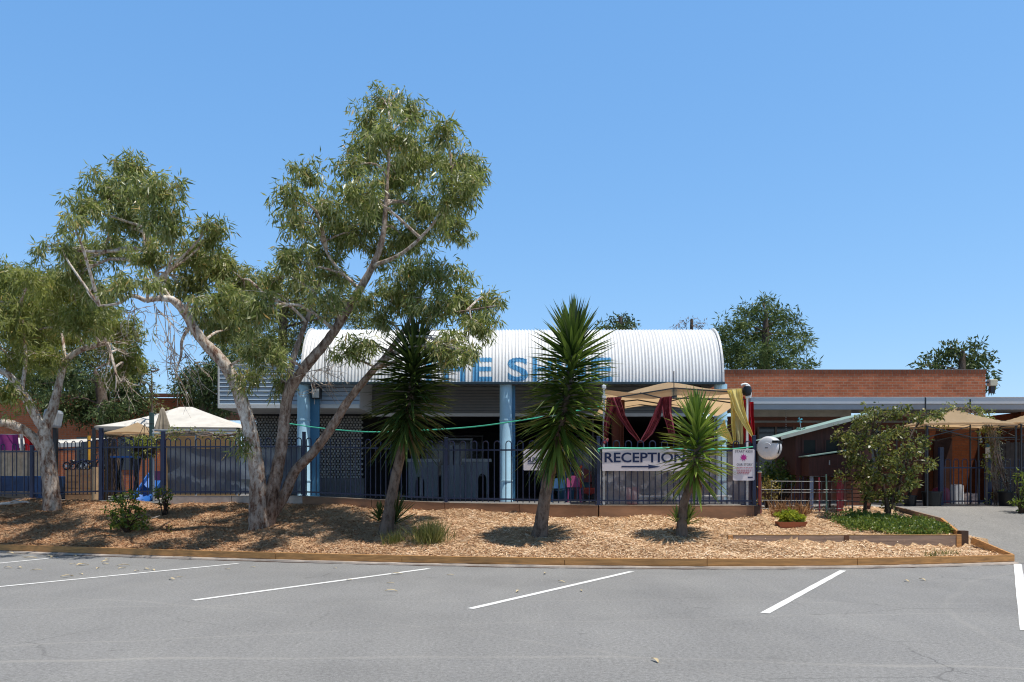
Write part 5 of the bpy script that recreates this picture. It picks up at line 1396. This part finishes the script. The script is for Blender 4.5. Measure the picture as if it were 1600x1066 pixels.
# --- gum at the left edge
gb_ = ground_hit(80, 797); YB = gb_.y
stB = [
 [(82,802,0,0.238),(80,765,0,0.194),(76,725,0,0.176),(72,695,0,0.167),(70,672,0,0.150),(82,640,.1,0.110),(92,600,.15,0.088),(102,566,.2,0.079),(122,549,.2,0.070),(150,540,.2,0.062),(168,536,.2,0.044)],
 [(70,705,0,0.132),(48,680,-.1,0.110),(20,664,-.3,0.106),(-10,658,-.5,0.097),(-60,640,-.8,0.079)],
 [(70,675,0,0.114),(50,640,-.1,0.106),(34,610,-.2,0.088),(12,585,-.4,0.079),(-12,573,-.5,0.066),(-40,540,-.6,0.044)],
 [(168,536,.2,0.044),(175,560,.1,0.035),(182,590,0,0.026),(180,612,0,0.013)],
 [(102,566,.2,0.044),(98,530,.3,0.035),(90,490,.4,0.026),(80,450,.4,0.018)],
 [(34,610,-.2,0.053),(40,560,-.2,0.040),(35,500,-.2,0.026),(30,450,-.2,0.018)]]
clB = [(20,440,40,34),(60,470,44,36),(15,500,36,40),(55,520,46,34),(95,490,36,34),(20,560,40,36),(70,560,36,26),(12,620,28,28),(30,600,26,20),(130,500,40,36),(165,505,36,30),(200,520,30,26),(205,560,28,24),(150,470,40,28),(-40,480,50,60),(-50,580,40,60),(185,585,26,24),(50,440,30,24),(110,530,26,20),(95,450,30,24)]
leafy_tree('gum_tree', 'gum tree at the left edge with a forked mottled trunk in front of the fence', stB, clB, m_gum_y, m_bark, YB, L=.19, W=.030, n_per=27, dens=1.25, crad=.20, dz=(-2.2,1.6), seed=9, droop=.85, out=.45, rnd=.45, twigs=5, shell=.6,
           bare=[((168,536,YB+.2),(185,610,YB)),((182,590,YB),(210,600,YB)),((150,540,YB),(190,520,YB))])

# --- background trees
def bg(name, label, px, base_py, Y, clusters, mat, L=.28, W=.05, n=20, crad=.5, dens=.22, droop=.3, out=.7, seed=0, r=.35, group=None, z0=.9, dz=(-1.5,1.5), bk=None, extra=None, twigs=2, cat='tree'):
    top = min(c[1] for c in clusters); cxm = sum(c[0] for c in clusters)/len(clusters); mid = sum(c[1] for c in clusters)/len(clusters)
    basep = Vector((X(px,Y),Y,z0))
    py0 = HZ-(z0-EYE)*F/Y
    stems = [[(px,py0,0,r),(lerp(px,cxm,.3),lerp(py0,mid,.5),0,r*.75),(lerp(px,cxm,.7),mid,0,r*.5),(cxm,lerp(mid,top,.8),0,r*.15)]]
    if extra: stems += extra
    return leafy_tree(name, label, stems, clusters, mat, bk or m_bark3, Y, L, W, n, dens, crad, droop, out, .5, dz, seed, group, cat, .07, 'trunk', .8, basep, twigs, .55)
bg('wattle_tree', 'broad olive green tree with soft fine foliage behind the left gum', 60, 700, 36, [(20,440,50,34),(75,440,50,30),(125,455,45,32),(30,490,50,40),(100,500,60,40),(160,490,36,36),(50,560,50,40),(120,560,50,40),(170,550,36,34),(-40,470,50,60),(40,630,60,40),(120,620,60,36),(190,600,30,34)], m_bgleaf, .26,.04, 28, .55, .34, .6, .6, 21)
bg('dark_bushy_tree', 'dark bushy tree behind the brick hall gable right of the left gum', 180, 700, 30, [(150,610,40,30),(195,600,30,34),(215,630,26,26),(130,640,30,26),(175,645,34,24),(110,590,34,30),(205,570,26,24),(90,635,30,30),(60,600,30,30)], m_darkleaf, .20,.05, 26, .42, .60, .5, .6, 22)
bg('sapling', 'thin sparse sapling against the sky gap left of the white marquee peak', 238, 720, 26, [(236,575,8,14),(244,600,12,16),(232,620,10,14),(248,630,12,14),(225,600,8,12)], m_bgleaf, .12,.03, 12, .22, .5, .4, .6, 23, .05)
bg('dark_bushy_tree', 'dark leafy tree rising behind the white marquee and beside the weatherboard box', 315, 720, 31, [(300,590,26,22),(330,585,30,28),(285,610,18,16),(310,625,30,24),(340,620,30,30),(330,650,30,20),(365,600,30,40),(350,560,24,20)], m_darkleaf, .20,.05, 26, .40, .70, .5, .6, 24)
bg('wattle_tree', 'tall olive tree behind the left end of the barrel roof', 430, 720, 38, [(370,450,40,26),(410,450,40,30),(380,500,46,36),(440,490,44,36),(480,480,36,34),(520,490,34,30),(420,540,46,36),(470,540,40,36),(350,530,40,30),(540,470,26,30),(560,500,30,28)], m_bgleaf, .26,.04, 28, .55, .36, .6, .6, 25)
bg('she_oak', 'large feathery dark green tree with tiered limbs behind the brick parapet', 1195, 640, 44, [(1195,475,18,10),(1170,488,26,10),(1215,485,22,10),(1150,508,30,12),(1200,505,34,13),(1235,500,20,9),(1130,525,22,12),(1175,527,32,13),(1225,525,34,11),(1150,545,34,14),(1200,548,38,13),(1245,545,28,9),(1260,528,16,6),(1145,568,30,12),(1185,570,34,12),(1225,566,34,10),(1262,570,20,6),(1240,575,26,8),(1125,550,18,16)], m_oak, .30,.06, 24, .48, .42, .15, .8, 26, .4, dz=(-2.5,2.5), twigs=3)
bg('distant_tree', 'small dark tree top just above the barrel roof right of the tall yucca', 975, 640, 50, [(972,497,14,8),(960,507,12,7),(985,508,16,7),(975,515,22,6),(945,512,12,8)], m_darkleaf, .3,.09, 16, .5, .4, .3, .7, 27, .25)
bg('bronze_tree', 'sparse pinkish bronze tree top behind the right end of the barrel roof', 1080, 640, 52, [(1072,505,12,6),(1088,508,14,6),(1100,511,10,5),(1064,511,8,5)], m_pinkleaf, .25,.05, 10, .5, .30, .2, .8, 28, .2)
bg('open_tree', 'open crowned dark green tree behind the right end of the brick parapet', 1500, 640, 38, [(1490,545,26,10),(1525,542,14,10),(1465,558,22,10),(1505,560,30,11),(1535,560,16,12),(1440,572,14,7),(1475,574,24,8),(1515,578,26,9),(1545,580,12,12),(1550,600,10,12)], m_darkleaf, .28,.09, 18, .42, .40, .3, .7, 29, .3)
bg('garden_shrub', 'pale green shrubbery beyond the dark paling fence at the right edge', 1585, 720, 30, [(1570,672,20,16),(1595,665,22,18),(1620,670,30,22),(1580,690,26,16)], m_cover, .16,.06, 24, .35, .5, .4, .6, 30, .1, cat='shrub')

m_dryy = leaf_mat('dry_yucca_leaf', [(0,(.10,.06,.03)),(.6,(.22,.15,.08)),(1,(.34,.26,.15))], .7, .2, (.3,.2,.1), .2)
# --- yuccas
def yucca_leaves(mb, stem, n, L0, W0, e0, e1, rr, jit=.12, k0=0.0, top_len=.9, pw=1.0, tab=None):
    pts = dense_pts(stem, 12); m = len(pts)-1
    for i in range(n):
        s = i/(n-1); s = k0+(1-k0)*s
        p = pts[int(s*m)]
        az = i*2.39996+rr.uniform(-.25,.25)
        el = math.radians((float(np.interp(s, tab[0], tab[1])) if tab else lerp(e0, e1, s**pw))+rr.gauss(0, 9))
        d = Vector((math.cos(az)*math.cos(el), math.sin(az)*math.cos(el), math.sin(el)))
        L = L0*lerp(1, top_len, s)*rr.uniform(.85,1.1); W = W0*rr.uniform(.85,1.15)
        side = d.cross(Vector((0,0,1)))
        if side.length < .05: side = Vector((1,0,0))
        side.normalize(); nrm = side.cross(d).normalized()
        droop = L*(rr.uniform(.02,.14) if rr.random() > .12 else rr.uniform(.25,.5))*max(.25, math.cos(el))
        o = len(mb.v); vs = []
        for t, w in ((0,.55),(.3,1),(.68,.78)):
            c = p+d*(L*t)-Vector((0,0,droop*t*t))
            fold = nrm*W*.22*w
            vs += [c-side*W*.5*w+fold, c-fold*.3, c+side*W*.5*w+fold]
        vs.append(p+d*L-Vector((0,0,droop)))
        fs = []
        for j in range(2):
            for q in range(2): fs.append((3*j+q,3*j+q+1,3*j+4+q,3*j+3+q))
        fs += [(6,7,9),(7,8,9)]
        mb.add(vs, fs)
TAB = {1: ([0,.10,.22,.68,.84,1],[-66,-40,-10,16,46,80]), 2: ([0,.12,.3,.62,.8,1],[-45,-18,5,28,52,82]), 3: ([0,.10,.22,.70,.86,1],[-62,-34,-8,14,44,78])}
def yucca(label, trunk, stem, Y, n, L, W, e0, e1, pups=(), seed=0, mat=None, pw=1.0):
    rr = random.Random(seed)
    tp = [(P(a,b,Y+c), r) for a,b,c,r in trunk]
    t = thing('yucca', label, 'yucca', tuple(tp[0][0]), 'yuccas in the mulch bed')
    mb = MB(); pts = tp+[(P(a,b,Y+c), .07) for a,b,c in stem[1:]]
    mb.tube([p for p,_ in pts], [r for _,r in pts], 14, smooth=5, rough=.05, seed=seed); mb.build('trunk', m_ybark, t, smooth=True)
    mb = MB(); yucca_leaves(mb, [P(a,b,Y+c) for a,b,c in stem], n, L, W, e0, e1, rr, pw=pw, tab=TAB[seed], k0=0, top_len=.95); mb.build('leaf_crown', mat or m_yucca, t)
    mb = MB(); b0, b1 = [P(a,b,Y+c) for a,b,c in stem[:2]]
    yucca_leaves(mb, [b0-(b1-b0)*.12, b0.lerp(b1,.25)], 16, L*.62, W*.7, -82, -60, rr); mb.build('dry_skirt', m_dryy, t)
    for (px, py, py2, dY, nn, ll) in pups:
        mb = MB(); b0 = P(px,py,Y+dY); 
        yucca_leaves(mb, [b0, P(px+1,py2,Y+dY)], nn, ll, .045, 15, 85, rr); mb.build('basal_shoot', mat or m_yucca, t)
    return t
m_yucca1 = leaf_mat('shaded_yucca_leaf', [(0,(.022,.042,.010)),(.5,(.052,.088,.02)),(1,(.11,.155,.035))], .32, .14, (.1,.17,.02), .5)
m_yucca3 = leaf_mat('young_yucca_leaf', [(0,(.085,.145,.022)),(.5,(.19,.28,.045)),(1,(.34,.42,.09))], .30, .2, (.2,.32,.03), spec=.55)
y2 = ground_hit(843,838).y
yucca('tallest yucca in the centre of the bed in front of the barrel roof lettering', [(842,846,0,0.189),(846,815,0,0.135),(851,780,-.05,0.117),(859,735,-.1,0.104),(868,700,-.15,0.090)],
      [(868,690,-.15),(880,648,-.25),(889,603,-.3),(894,560,-.35),(897,536,-.4)], y2, 520, 1.0, .074, -62, 80, seed=1, pw=1.05)
y3 = ground_hit(1065,838).y
yucca('short bright green yucca in front of the reception sign and gazebo', [(1065,845,0,0.135),(1066,815,0,0.095),(1069,785,-.05,0.081),(1080,756,-.1,0.072),(1085,742,-.1,0.068)],
      [(1085,738,-.1),(1089,708,-.15),(1090,682,-.2),(1088,662,-.2)], y3, 240, .80, .072, -42, 80, [(1075,820,806,.05,34,.36),(1056,816,806,-.02,18,.28)], 2, m_yucca3, 1.0)
y1 = ground_hit(603,832).y
yucca('shaded dark green yucca left of the blue middle column', [(602,838,0,0.162),(608,800,0,0.122),(616,755,0,0.104),(627,705,-.05,0.090),(634,672,-.1,0.081)],
      [(633,668,-.1),(641,622,-.15),(647,580,-.2),(650,556,-.2)], y1, 480, 1.0, .070, -52, 78, [(618,820,800,.25,46,.62),(592,815,806,.15,24,.40)], 3, m_yucca1, 1.0)

# --- shrubs and plants
def shrub(name, label, base, clusters, Y, mat, L, W, n_per, dens, crad, droop=.1, out=.8, seed=0, cat='shrub', stems=5, group=None, bk=None, rnd=.5):
    rng = np.random.default_rng(seed); rr = random.Random(seed)
    t = thing(name, label, cat, tuple(base), group); fo = Foliage(); tw = MB(); cs = []
    for c_ in clusters:
        px, py, rx, ry = c_[:4]; dY = c_[4] if len(c_) > 4 else rr.uniform(-.25,.25)
        c = P(px,py,Y+dY); k = Y/F; R = (rx*k, max(rx,ry)*k*.8, ry*k)
        nc = max(4, int(dens*60*R[0]*R[2]*4*(1+R[1]))); cl = in_ellipsoid(c, R, nc, rng, .5); cs.append(cl)
        for j in range(stems):
            e = Vector(cl[rr.randrange(nc)]); b = Vector(base)+Vector((rr.uniform(-.06,.06),rr.uniform(-.06,.06),0))
            m2 = b.lerp(e,.5)+Vector((rr.uniform(-.08,.08),rr.uniform(-.05,.05),.08))
            tw.tube([b,m2,e], [.014,.010,.004], 5, smooth=3, cap=False)
    cl = np.concatenate(cs)
    v, q = clump_leaves(cl, crad*rng.uniform(.6,1.3,len(cl)), n_per, L, W, droop, out, rnd, rng, .2)
    fo.add(v, q); tw.build('stems', bk or m_bark3, t, smooth=True); fo.build('foliage', mat, t); return t
b = ground_hit(200,832); shrub('green_shrub','bright green leafy shrub on the mulch between the two gum trunks', b, [(190,780,16,14),(205,772,14,10),(185,800,17,16),(212,800,18,16),(200,818,22,14),(225,815,10,12),(178,820,8,8)], b.y, m_shrub, .075,.045, 16, .8, .10, .0, .8, 40)
b = ground_hit(257,806); shrub('green_shrub','small dark green shrub against the fence base left of the mesh screen', b, [(252,770,10,10),(262,775,10,12),(256,790,9,10)], b.y, m_shrub, .08,.045, 14, .7, .10, .0, .8, 41)
b = ground_hit(265,832); shrub('seedling','tiny green seedling on the mulch right of the bright green shrub', b, [(265,826,4,5)], b.y, m_shrub, .06,.03, 10, 1, .05, 0, .8, 42, 'plant')
b = ground_hit(1228,800); shrub('hedge_bush','glossy mid green bush between the hose reel and hen house', Vector((X(1220,20.2),20.2,.78)), [(1200,735,14,14),(1222,730,18,12),(1245,738,14,12),(1205,752,14,12),(1232,750,18,12),(1252,728,8,8),(1215,740,16,12)], 20.2, leaf_mat('hedge_leaf', [(0,(.025,.06,.014)),(.5,(.065,.13,.025)),(1,(.14,.21,.05))], .3, .3, (.15,.26,.03), .6), .085,.045, 16, .9, .14, .1, .8, 43)
shrub('yellowing_plant','yellowing sparse plant beside the fence end post', Vector((X(1200,19.2),19.2,.72)), [(1194,762,9,12),(1206,772,10,12),(1194,784,9,10),(1212,760,8,10),(1200,750,8,8)], 19.2, leaf_mat('yellow_leaf', [(0,(.10,.10,.02)),(.5,(.24,.20,.05)),(1,(.38,.28,.09))], .5, .35, (.4,.32,.06)), .07,.035, 12, .6, .11, .2, .7, 44, 'plant')
# leafy shrub tree on the raised bed
bs = ground_hit(1388,812); YS = bs.y
stS = [[(1388,816,0,.055),(1386,790,0,.045),(1380,760,.05,.035),(1370,720,.1,.03),(1362,680,.1,.018)],[(1388,812,0,.04),(1395,775,0,.03),(1412,735,-.1,.022),(1428,700,-.2,.012)],[(1386,800,0,.035),(1402,770,.1,.028),(1420,690,.2,.02),(1435,660,.3,.01)],[(1350,815,.35,.045),(1352,770,.3,.035),(1345,720,.2,.025),(1340,680,.2,.012)]]
clS = [(1342,655,16,10),(1365,642,16,9),(1335,672,16,12),(1312,745,10,8),(1350,762,16,10),(1350,665,24,14),(1380,648,26,12),(1410,645,24,12),(1440,652,22,10),(1335,690,20,20),(1368,690,26,20),(1402,680,26,18),(1330,720,16,16),(1360,725,24,18),(1395,715,26,18),(1425,700,20,16),(1345,745,20,14),(1380,750,24,16),(1412,738,24,14),(1440,728,20,10),(1450,724,14,7),(1372,775,24,14),(1400,772,22,14),(1425,760,18,12),(1390,790,18,10),(1315,678,12,12),(1320,700,10,10),(1440,690,14,12),(1460,648,20,9)]
leafy_tree('shrub_tree', 'wide leafy shrub with glossy leaves growing on the raised bed before the hen house', stS, clS, m_bush, m_bark3, YS, L=.085, W=.045, n_per=14, dens=2.3, crad=.12, droop=.25, out=.8, rnd=.6, dz=(-.8,.7), seed=50, cat='shrub', twig_r=.012, stem_part='stem', twigs=3, shell=.6)
# ground cover on the raised bed
rng = np.random.default_rng(60); fo = Foliage(); pts = []
while len(pts) < 520:
    x = rng.uniform(6.3, 8.75); y = rng.uniform(16.05, 19.3)
    if ((x-7.78)/1.0)**2+((y-17.2)/1.25)**2 < 1+rng.normal(0,.18) and x < DL(y)-.12: pts.append((x, y, mulch_z(x,y)+rng.uniform(.02,.10)))
v, q = clump_leaves(np.array(pts), .09*np.ones(len(pts)), 20, .055, .036, -.25, .9, .5, rng, .2); fo.add(v,q)
tag(fo.build('ground_cover', m_cover), 'low green ground cover spreading around the leafy shrub on the raised bed', 'ground cover', kind='stuff')
# grass tufts
def tuft(label, base, rx, h, n, seed, mat=m_grass, name='grass_tuft', cat='grass', lean=.35):
    rng = np.random.default_rng(seed); fo = Foliage()
    b_ = np.array(base)+np.stack([rng.normal(0,rx*.45,n), rng.normal(0,rx*.4,n), np.zeros(n)],1)
    for i in range(n): b_[i,2] = mulch_z(b_[i,0], b_[i,1])-.01
    d = unit(np.stack([rng.normal(0,lean,n)+(b_[:,0]-base[0])*.5, rng.normal(0,lean,n), np.ones(n)],1))
    v, q = leaf_quads(b_, d, h*rng.uniform(.4,1.1,n), .012*rng.uniform(.6,1.3,n), rng, .25); fo.add(v,q)
    return tag(fo.build(name, mat, loc=tuple(base)), label, cat)
tuft('loose tuft of yellow green grass on the mulch beside the shaded yucca', ground_hit(672,848), .30, .50, 700, 61)
tuft('thin dry grass at the foot of the shaded yucca', ground_hit(615,850), .22, .34, 160, 62)
tuft('few grass blades by the timber edging below the raised bed board', ground_hit(1478,868), .25, .16, 50, 63)
tuft('dry grass wisp by the garden edging near the last parking line', Vector((X(1465,14.4),frontY(X(1465,14.4))+.1,.13)), .18, .2, 46, 64)
# dry plants, lettuce, basket plant, vine
def spiky(name, label, base, n, L, mat, seed, parent=None, W=.02, cat='plant'):
    rng = np.random.default_rng(seed); b_ = np.tile(np.array(base),(n,1))+rng.normal(0,.05,(n,3))*np.array([2.2,1,.1])
    d = unit(rng.normal(0,.6,(n,3))*np.array([1,1,.3])+np.array([0,0,.9])); fo = Foliage()
    v,q = leaf_quads(b_, d, L*rng.uniform(.5,1.1,n), W*rng.uniform(.6,1.3,n), rng, .3); fo.add(v,q)
    o = fo.build(name, mat, loc=tuple(base)); return tag(o, label, cat)
b = ground_hit(1226,803, 15.8); spiky('dry_plant','dried brown bushy plant left of the lettuce trough top', Vector((X(1222,18.2),18.2,mulch_z(X(1222,18.2),18.2))), 260, .46, m_dry, 70)
spiky('dry_plant','smaller dried curling plant right of the lettuce trough', Vector((X(1252,18.2),18.2,mulch_z(X(1252,18.2),18.2))), 170, .42, m_dry, 71)
rng = np.random.default_rng(72); t, tb, z0 = TROUGH; pts = in_ellipsoid((tb.x-.06,tb.y+.02,z0+.22), (.22,.1,.11), 70, rng, .6)
pts = np.concatenate([pts, in_ellipsoid((tb.x+.19,tb.y+.02,z0+.18), (.1,.09,.07), 20, rng, .6)])
fo = Foliage(); v,q = clump_leaves(pts, .05*np.ones(len(pts)), 12, .075,.05, -.2,.8,.5,rng,.25); fo.add(v,q)
o = fo.build('lettuce', m_lettuce, t)
rng = np.random.default_rng(73); c = P(226,702,20.9); pts = np.concatenate([in_ellipsoid(c, (.34,.3,.2), 60, rng, .5), in_ellipsoid(P(222,690,20.9), (.3,.25,.18), 40, rng, .5)])
fo = Foliage(); v,q = clump_leaves(pts, .10*np.ones(len(pts)), 14, .09,.035, .4,.8,.5,rng,.2); fo.add(v,q); fo.build('plant', m_gum_y, hb)
def vine(name, label, path, Y, n, spread, mat, seed, npl=12, stems=5, L=.08, W=.04, mb_mat=None):
    rng = np.random.default_rng(seed); rr = random.Random(seed); pts = [P(a,b_,Y) for a,b_ in path]
    t = thing(name, label, 'vine', tuple(pts[0])); mb = MB()
    for k in range(stems):
        mb.tube([p+Vector((rr.uniform(-spread,spread)*.6,rr.uniform(-spread,spread)*.5,rr.uniform(-spread,spread)*.5))*(0.3 if i == 0 else 1) for i,p in enumerate(pts)], .016, 5, smooth=4, cap=False)
    mb.build('stems', mb_mat or m_bark2, t, smooth=True)
    dp = np.array([tuple(p) for p in dense_pts(pts, 14)])
    c = dp[rng.integers(0,len(dp),n)]+rng.normal(0,spread*.7,(n,3))
    fo = Foliage(); v,q = clump_leaves(c, .10*np.ones(n), npl, L, W, .4,.8,.5,rng,.2); fo.add(v,q); fo.build('leaves', mat, t); return t
vine('arch_vine','tangled half bare vine arching over the driveway gate', [(1556,790),(1552,740),(1549,700),(1545,668),(1530,648),(1505,640),(1475,648),(1455,660)], 22.6, 110, .16, m_gum_y, 74, 12, 9)
vine('trailing_vine','silvery trailing vine hanging beside the intercom post', [(1574,768),(1568,745),(1560,715),(1556,690),(1552,672)], 22.35, 46, .12, leaf_mat('silver_leaf', [(0,(.10,.11,.09)),(1,(.26,.27,.23))], .5, .3), 75, 12, 8, .07,.02)
vine('frame_vine','sparse vine scrambling along the galvanised pipe frame at left', [(246,690),(262,678),(290,676),(320,678),(345,682),(372,680)], 21.1, 46, .12, m_gum_y, 76, 9, 4, .07,.03)
shrub('edge_shrub','young leafy shrub at the right edge of the driveway', Vector((X(1596,20.8),20.8,drive_z(20.8))), [(1596,745,10,8),(1600,770,14,10),(1592,785,10,10),(1606,755,12,14),(1600,790,14,8)], 20.8, m_shrub, .09,.05, 12, .8, .12, .1,.8, 77)
shrub('tub_plant','leafy plant growing in the small black tub behind the shrub', P(1422,774,22.3), [(1420,762,10,9),(1428,755,8,8)], 22.3, m_cover, .08,.045, 10, .8, .1,.1,.8,78, 'plant')

# fallen gum leaves on the asphalt
def fallen():
    mb = MB(); n = 5; vs = []
    for i in range(n+1):
        t = i/n; w = .016*math.sin(math.pi*min(1,t*.96+.02)); x = -.075+.15*t; y = .018*math.sin(t*2.6); z = .007+.014*math.sin(math.pi*t)
        vs += [(x,y-w,z+.006),(x,y,z),(x,y+w,z+.006)]
    mb.add(vs, [(3*i+j,3*i+j+1,3*i+4+j,3*i+3+j) for i in range(n) for j in range(2)]); return mb
m_fall = M('dry_leaf', (.56,.45,.27), .7, .3, 3)
f0 = None; rr = random.Random(8)
spots = [(30,866),(42,867),(13,888),(40,871),(78,870),(84,872),(32,888),(57,892),(113,882),(127,884),(131,867),(131,884),(164,878),(168,874),(193,885),(214,893),(154,889),(126,898),(104,902),(114,900),(191,889),(165,882),(280,903),(270,906),(355,890),(230,890),(395,887),(523,889),(611,925),(546,907),(610,912),(704,899),(807,925),(910,924),(850,897),(878,910),(1440,907),(1418,909),(620,898),(22,865),(48,873),(238,892),(1022,1034)]
for a, b_ in spots:
    p = gp(a, b_, .001)
    if p.y > frontY(p.x)-.25: p.y = frontY(p.x)-.3
    if f0 is None: ob = f0 = fallen().build('fallen_leaf', m_fall, loc=(0,0,0))
    else: ob = f0.copy(); COL.objects.link(ob)
    ob.location = p; ob.rotation_euler = (rr.uniform(-.1,.1),rr.uniform(-.1,.1),rr.uniform(0,6.28)); s = rr.uniform(.7,1.5); ob.scale = (s,s,s)
    tag(ob, 'dry curled gum leaf lying on the grey asphalt of the car park', 'leaf', 'fallen leaves on the asphalt')
# fallen branch / litter at far left
t = ground_hit(14,792); mb = MB(); mb.tube([t+Vector((-.4,-.1,.05)), t+Vector((0,0,.09)), t+Vector((.35,.1,.12)), t+Vector((.5,.12,.06))], [.03,.035,.028,.012], 7, smooth=4, rough=.1)
mb.tube([t+Vector((0,0,.09)), t+Vector((.2,-.1,.16)), t+Vector((.45,-.12,.2))], [.02,.014,.006], 6, smooth=3)
tag(mb.build('fallen_branch', M('bleached_wood', (.50,.46,.42), .8, .3, 8), smooth=True), 'bleached fallen branch on the mulch at the left edge', 'branch')
for (a,b_),(c_,d_),lab in (((213,822),(250,806),'pale dead stick leaning behind the bright green shrub'),((1062,812),(1042,790),None)):
    if not lab: continue
    p = ground_hit(a,b_); q_ = P(c_,d_,p.y+.2); mb = MB(); mb.tube([p, p.lerp(q_,.5)+Vector((0,0,.03)), q_], [.012,.010,.006], 6, smooth=3); tag(mb.build('dead_stick', M('bleached_wood', (.5,.46,.42)), smooth=True), lab, 'stick')

# ------------------------------------------------------------------ light, sky, camera
SUN = Vector((.285,-.13,.95)).normalized()
sd = bpy.data.lights.new('sun', 'SUN'); sd.energy = 5.0; sd.angle = math.radians(.53); sd.color = (1,.955,.88)
so = bpy.data.objects.new('sun', sd); COL.objects.link(so); so.rotation_euler = SUN.to_track_quat('Z','Y').to_euler(); so.location = (10,-10,30)
w = bpy.data.worlds.new('World'); scene.world = w; w.use_nodes = True; nt = w.node_tree; nt.nodes.clear()
out = nt.nodes.new('ShaderNodeOutputWorld'); bgn = nt.nodes.new('ShaderNodeBackground'); sky = nt.nodes.new('ShaderNodeTexSky')
sky.sky_type = 'NISHITA'; sky.sun_disc = False; sky.sun_elevation = math.asin(SUN.z); sky.sun_rotation = math.atan2(SUN.x, SUN.y)
sky.altitude = 200; sky.air_density = 1.0; sky.dust_density = .35; sky.ozone_density = 2.5
sep = nt.nodes.new('ShaderNodeSeparateColor'); cmb = nt.nodes.new('ShaderNodeCombineColor')
nt.links.new(sky.outputs[0], sep.inputs[0])
for i, (g_, k_) in enumerate(((.80,.98),(.58,1.055),(.42,1.27))):      # photographic response of the clear sky, per channel
    m1 = nt.nodes.new('ShaderNodeMath'); m1.operation = 'MULTIPLY'; m1.inputs[1].default_value = .1
    m2 = nt.nodes.new('ShaderNodeMath'); m2.operation = 'POWER'; m2.inputs[1].default_value = g_
    m3 = nt.nodes.new('ShaderNodeMath'); m3.operation = 'MULTIPLY'; m3.inputs[1].default_value = k_*10
    nt.links.new(sep.outputs[i], m1.inputs[0]); nt.links.new(m1.outputs[0], m2.inputs[0]); nt.links.new(m2.outputs[0], m3.inputs[0]); nt.links.new(m3.outputs[0], cmb.inputs[i])
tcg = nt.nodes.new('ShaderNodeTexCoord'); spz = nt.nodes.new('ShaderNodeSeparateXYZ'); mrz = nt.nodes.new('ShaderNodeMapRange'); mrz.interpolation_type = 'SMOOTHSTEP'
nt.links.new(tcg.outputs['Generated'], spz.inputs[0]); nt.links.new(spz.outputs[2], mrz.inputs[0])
for i_, v_ in ((1,.50),(2,.66),(3,1.0),(4,.13)): mrz.inputs[i_].default_value = v_      # sky dimmed above the view, added to cut ambient fill
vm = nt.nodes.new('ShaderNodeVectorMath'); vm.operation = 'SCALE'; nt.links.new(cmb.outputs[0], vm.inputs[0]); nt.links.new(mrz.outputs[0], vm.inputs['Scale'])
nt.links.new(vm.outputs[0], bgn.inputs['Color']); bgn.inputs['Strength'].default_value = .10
nt.links.new(bgn.outputs[0], out.inputs[0])
cd = bpy.data.cameras.new('camera'); cam = bpy.data.objects.new('camera', cd); COL.objects.link(cam); scene.camera = cam
cam.location = (0,0,EYE); cam.rotation_euler = (math.pi/2,0,0); cd.sensor_fit = 'HORIZONTAL'; cd.sensor_width = 36; cd.lens = F/1600*36
cd.shift_y = (HZ-533)/1600; cd.clip_start = .1; cd.clip_end = 3000
scene.view_settings.view_transform = 'Standard'; scene.view_settings.look = 'None'; scene.view_settings.exposure = 0; scene.view_settings.gamma = 1
scene.cycles.max_bounces = 7; scene.cycles.transparent_max_bounces = 12; scene.cycles.use_denoising = True; scene.cycles.pixel_filter_type = 'BLACKMAN_HARRIS'; scene.cycles.filter_width = 1.15; scene.cycles.sample_clamp_indirect = 6
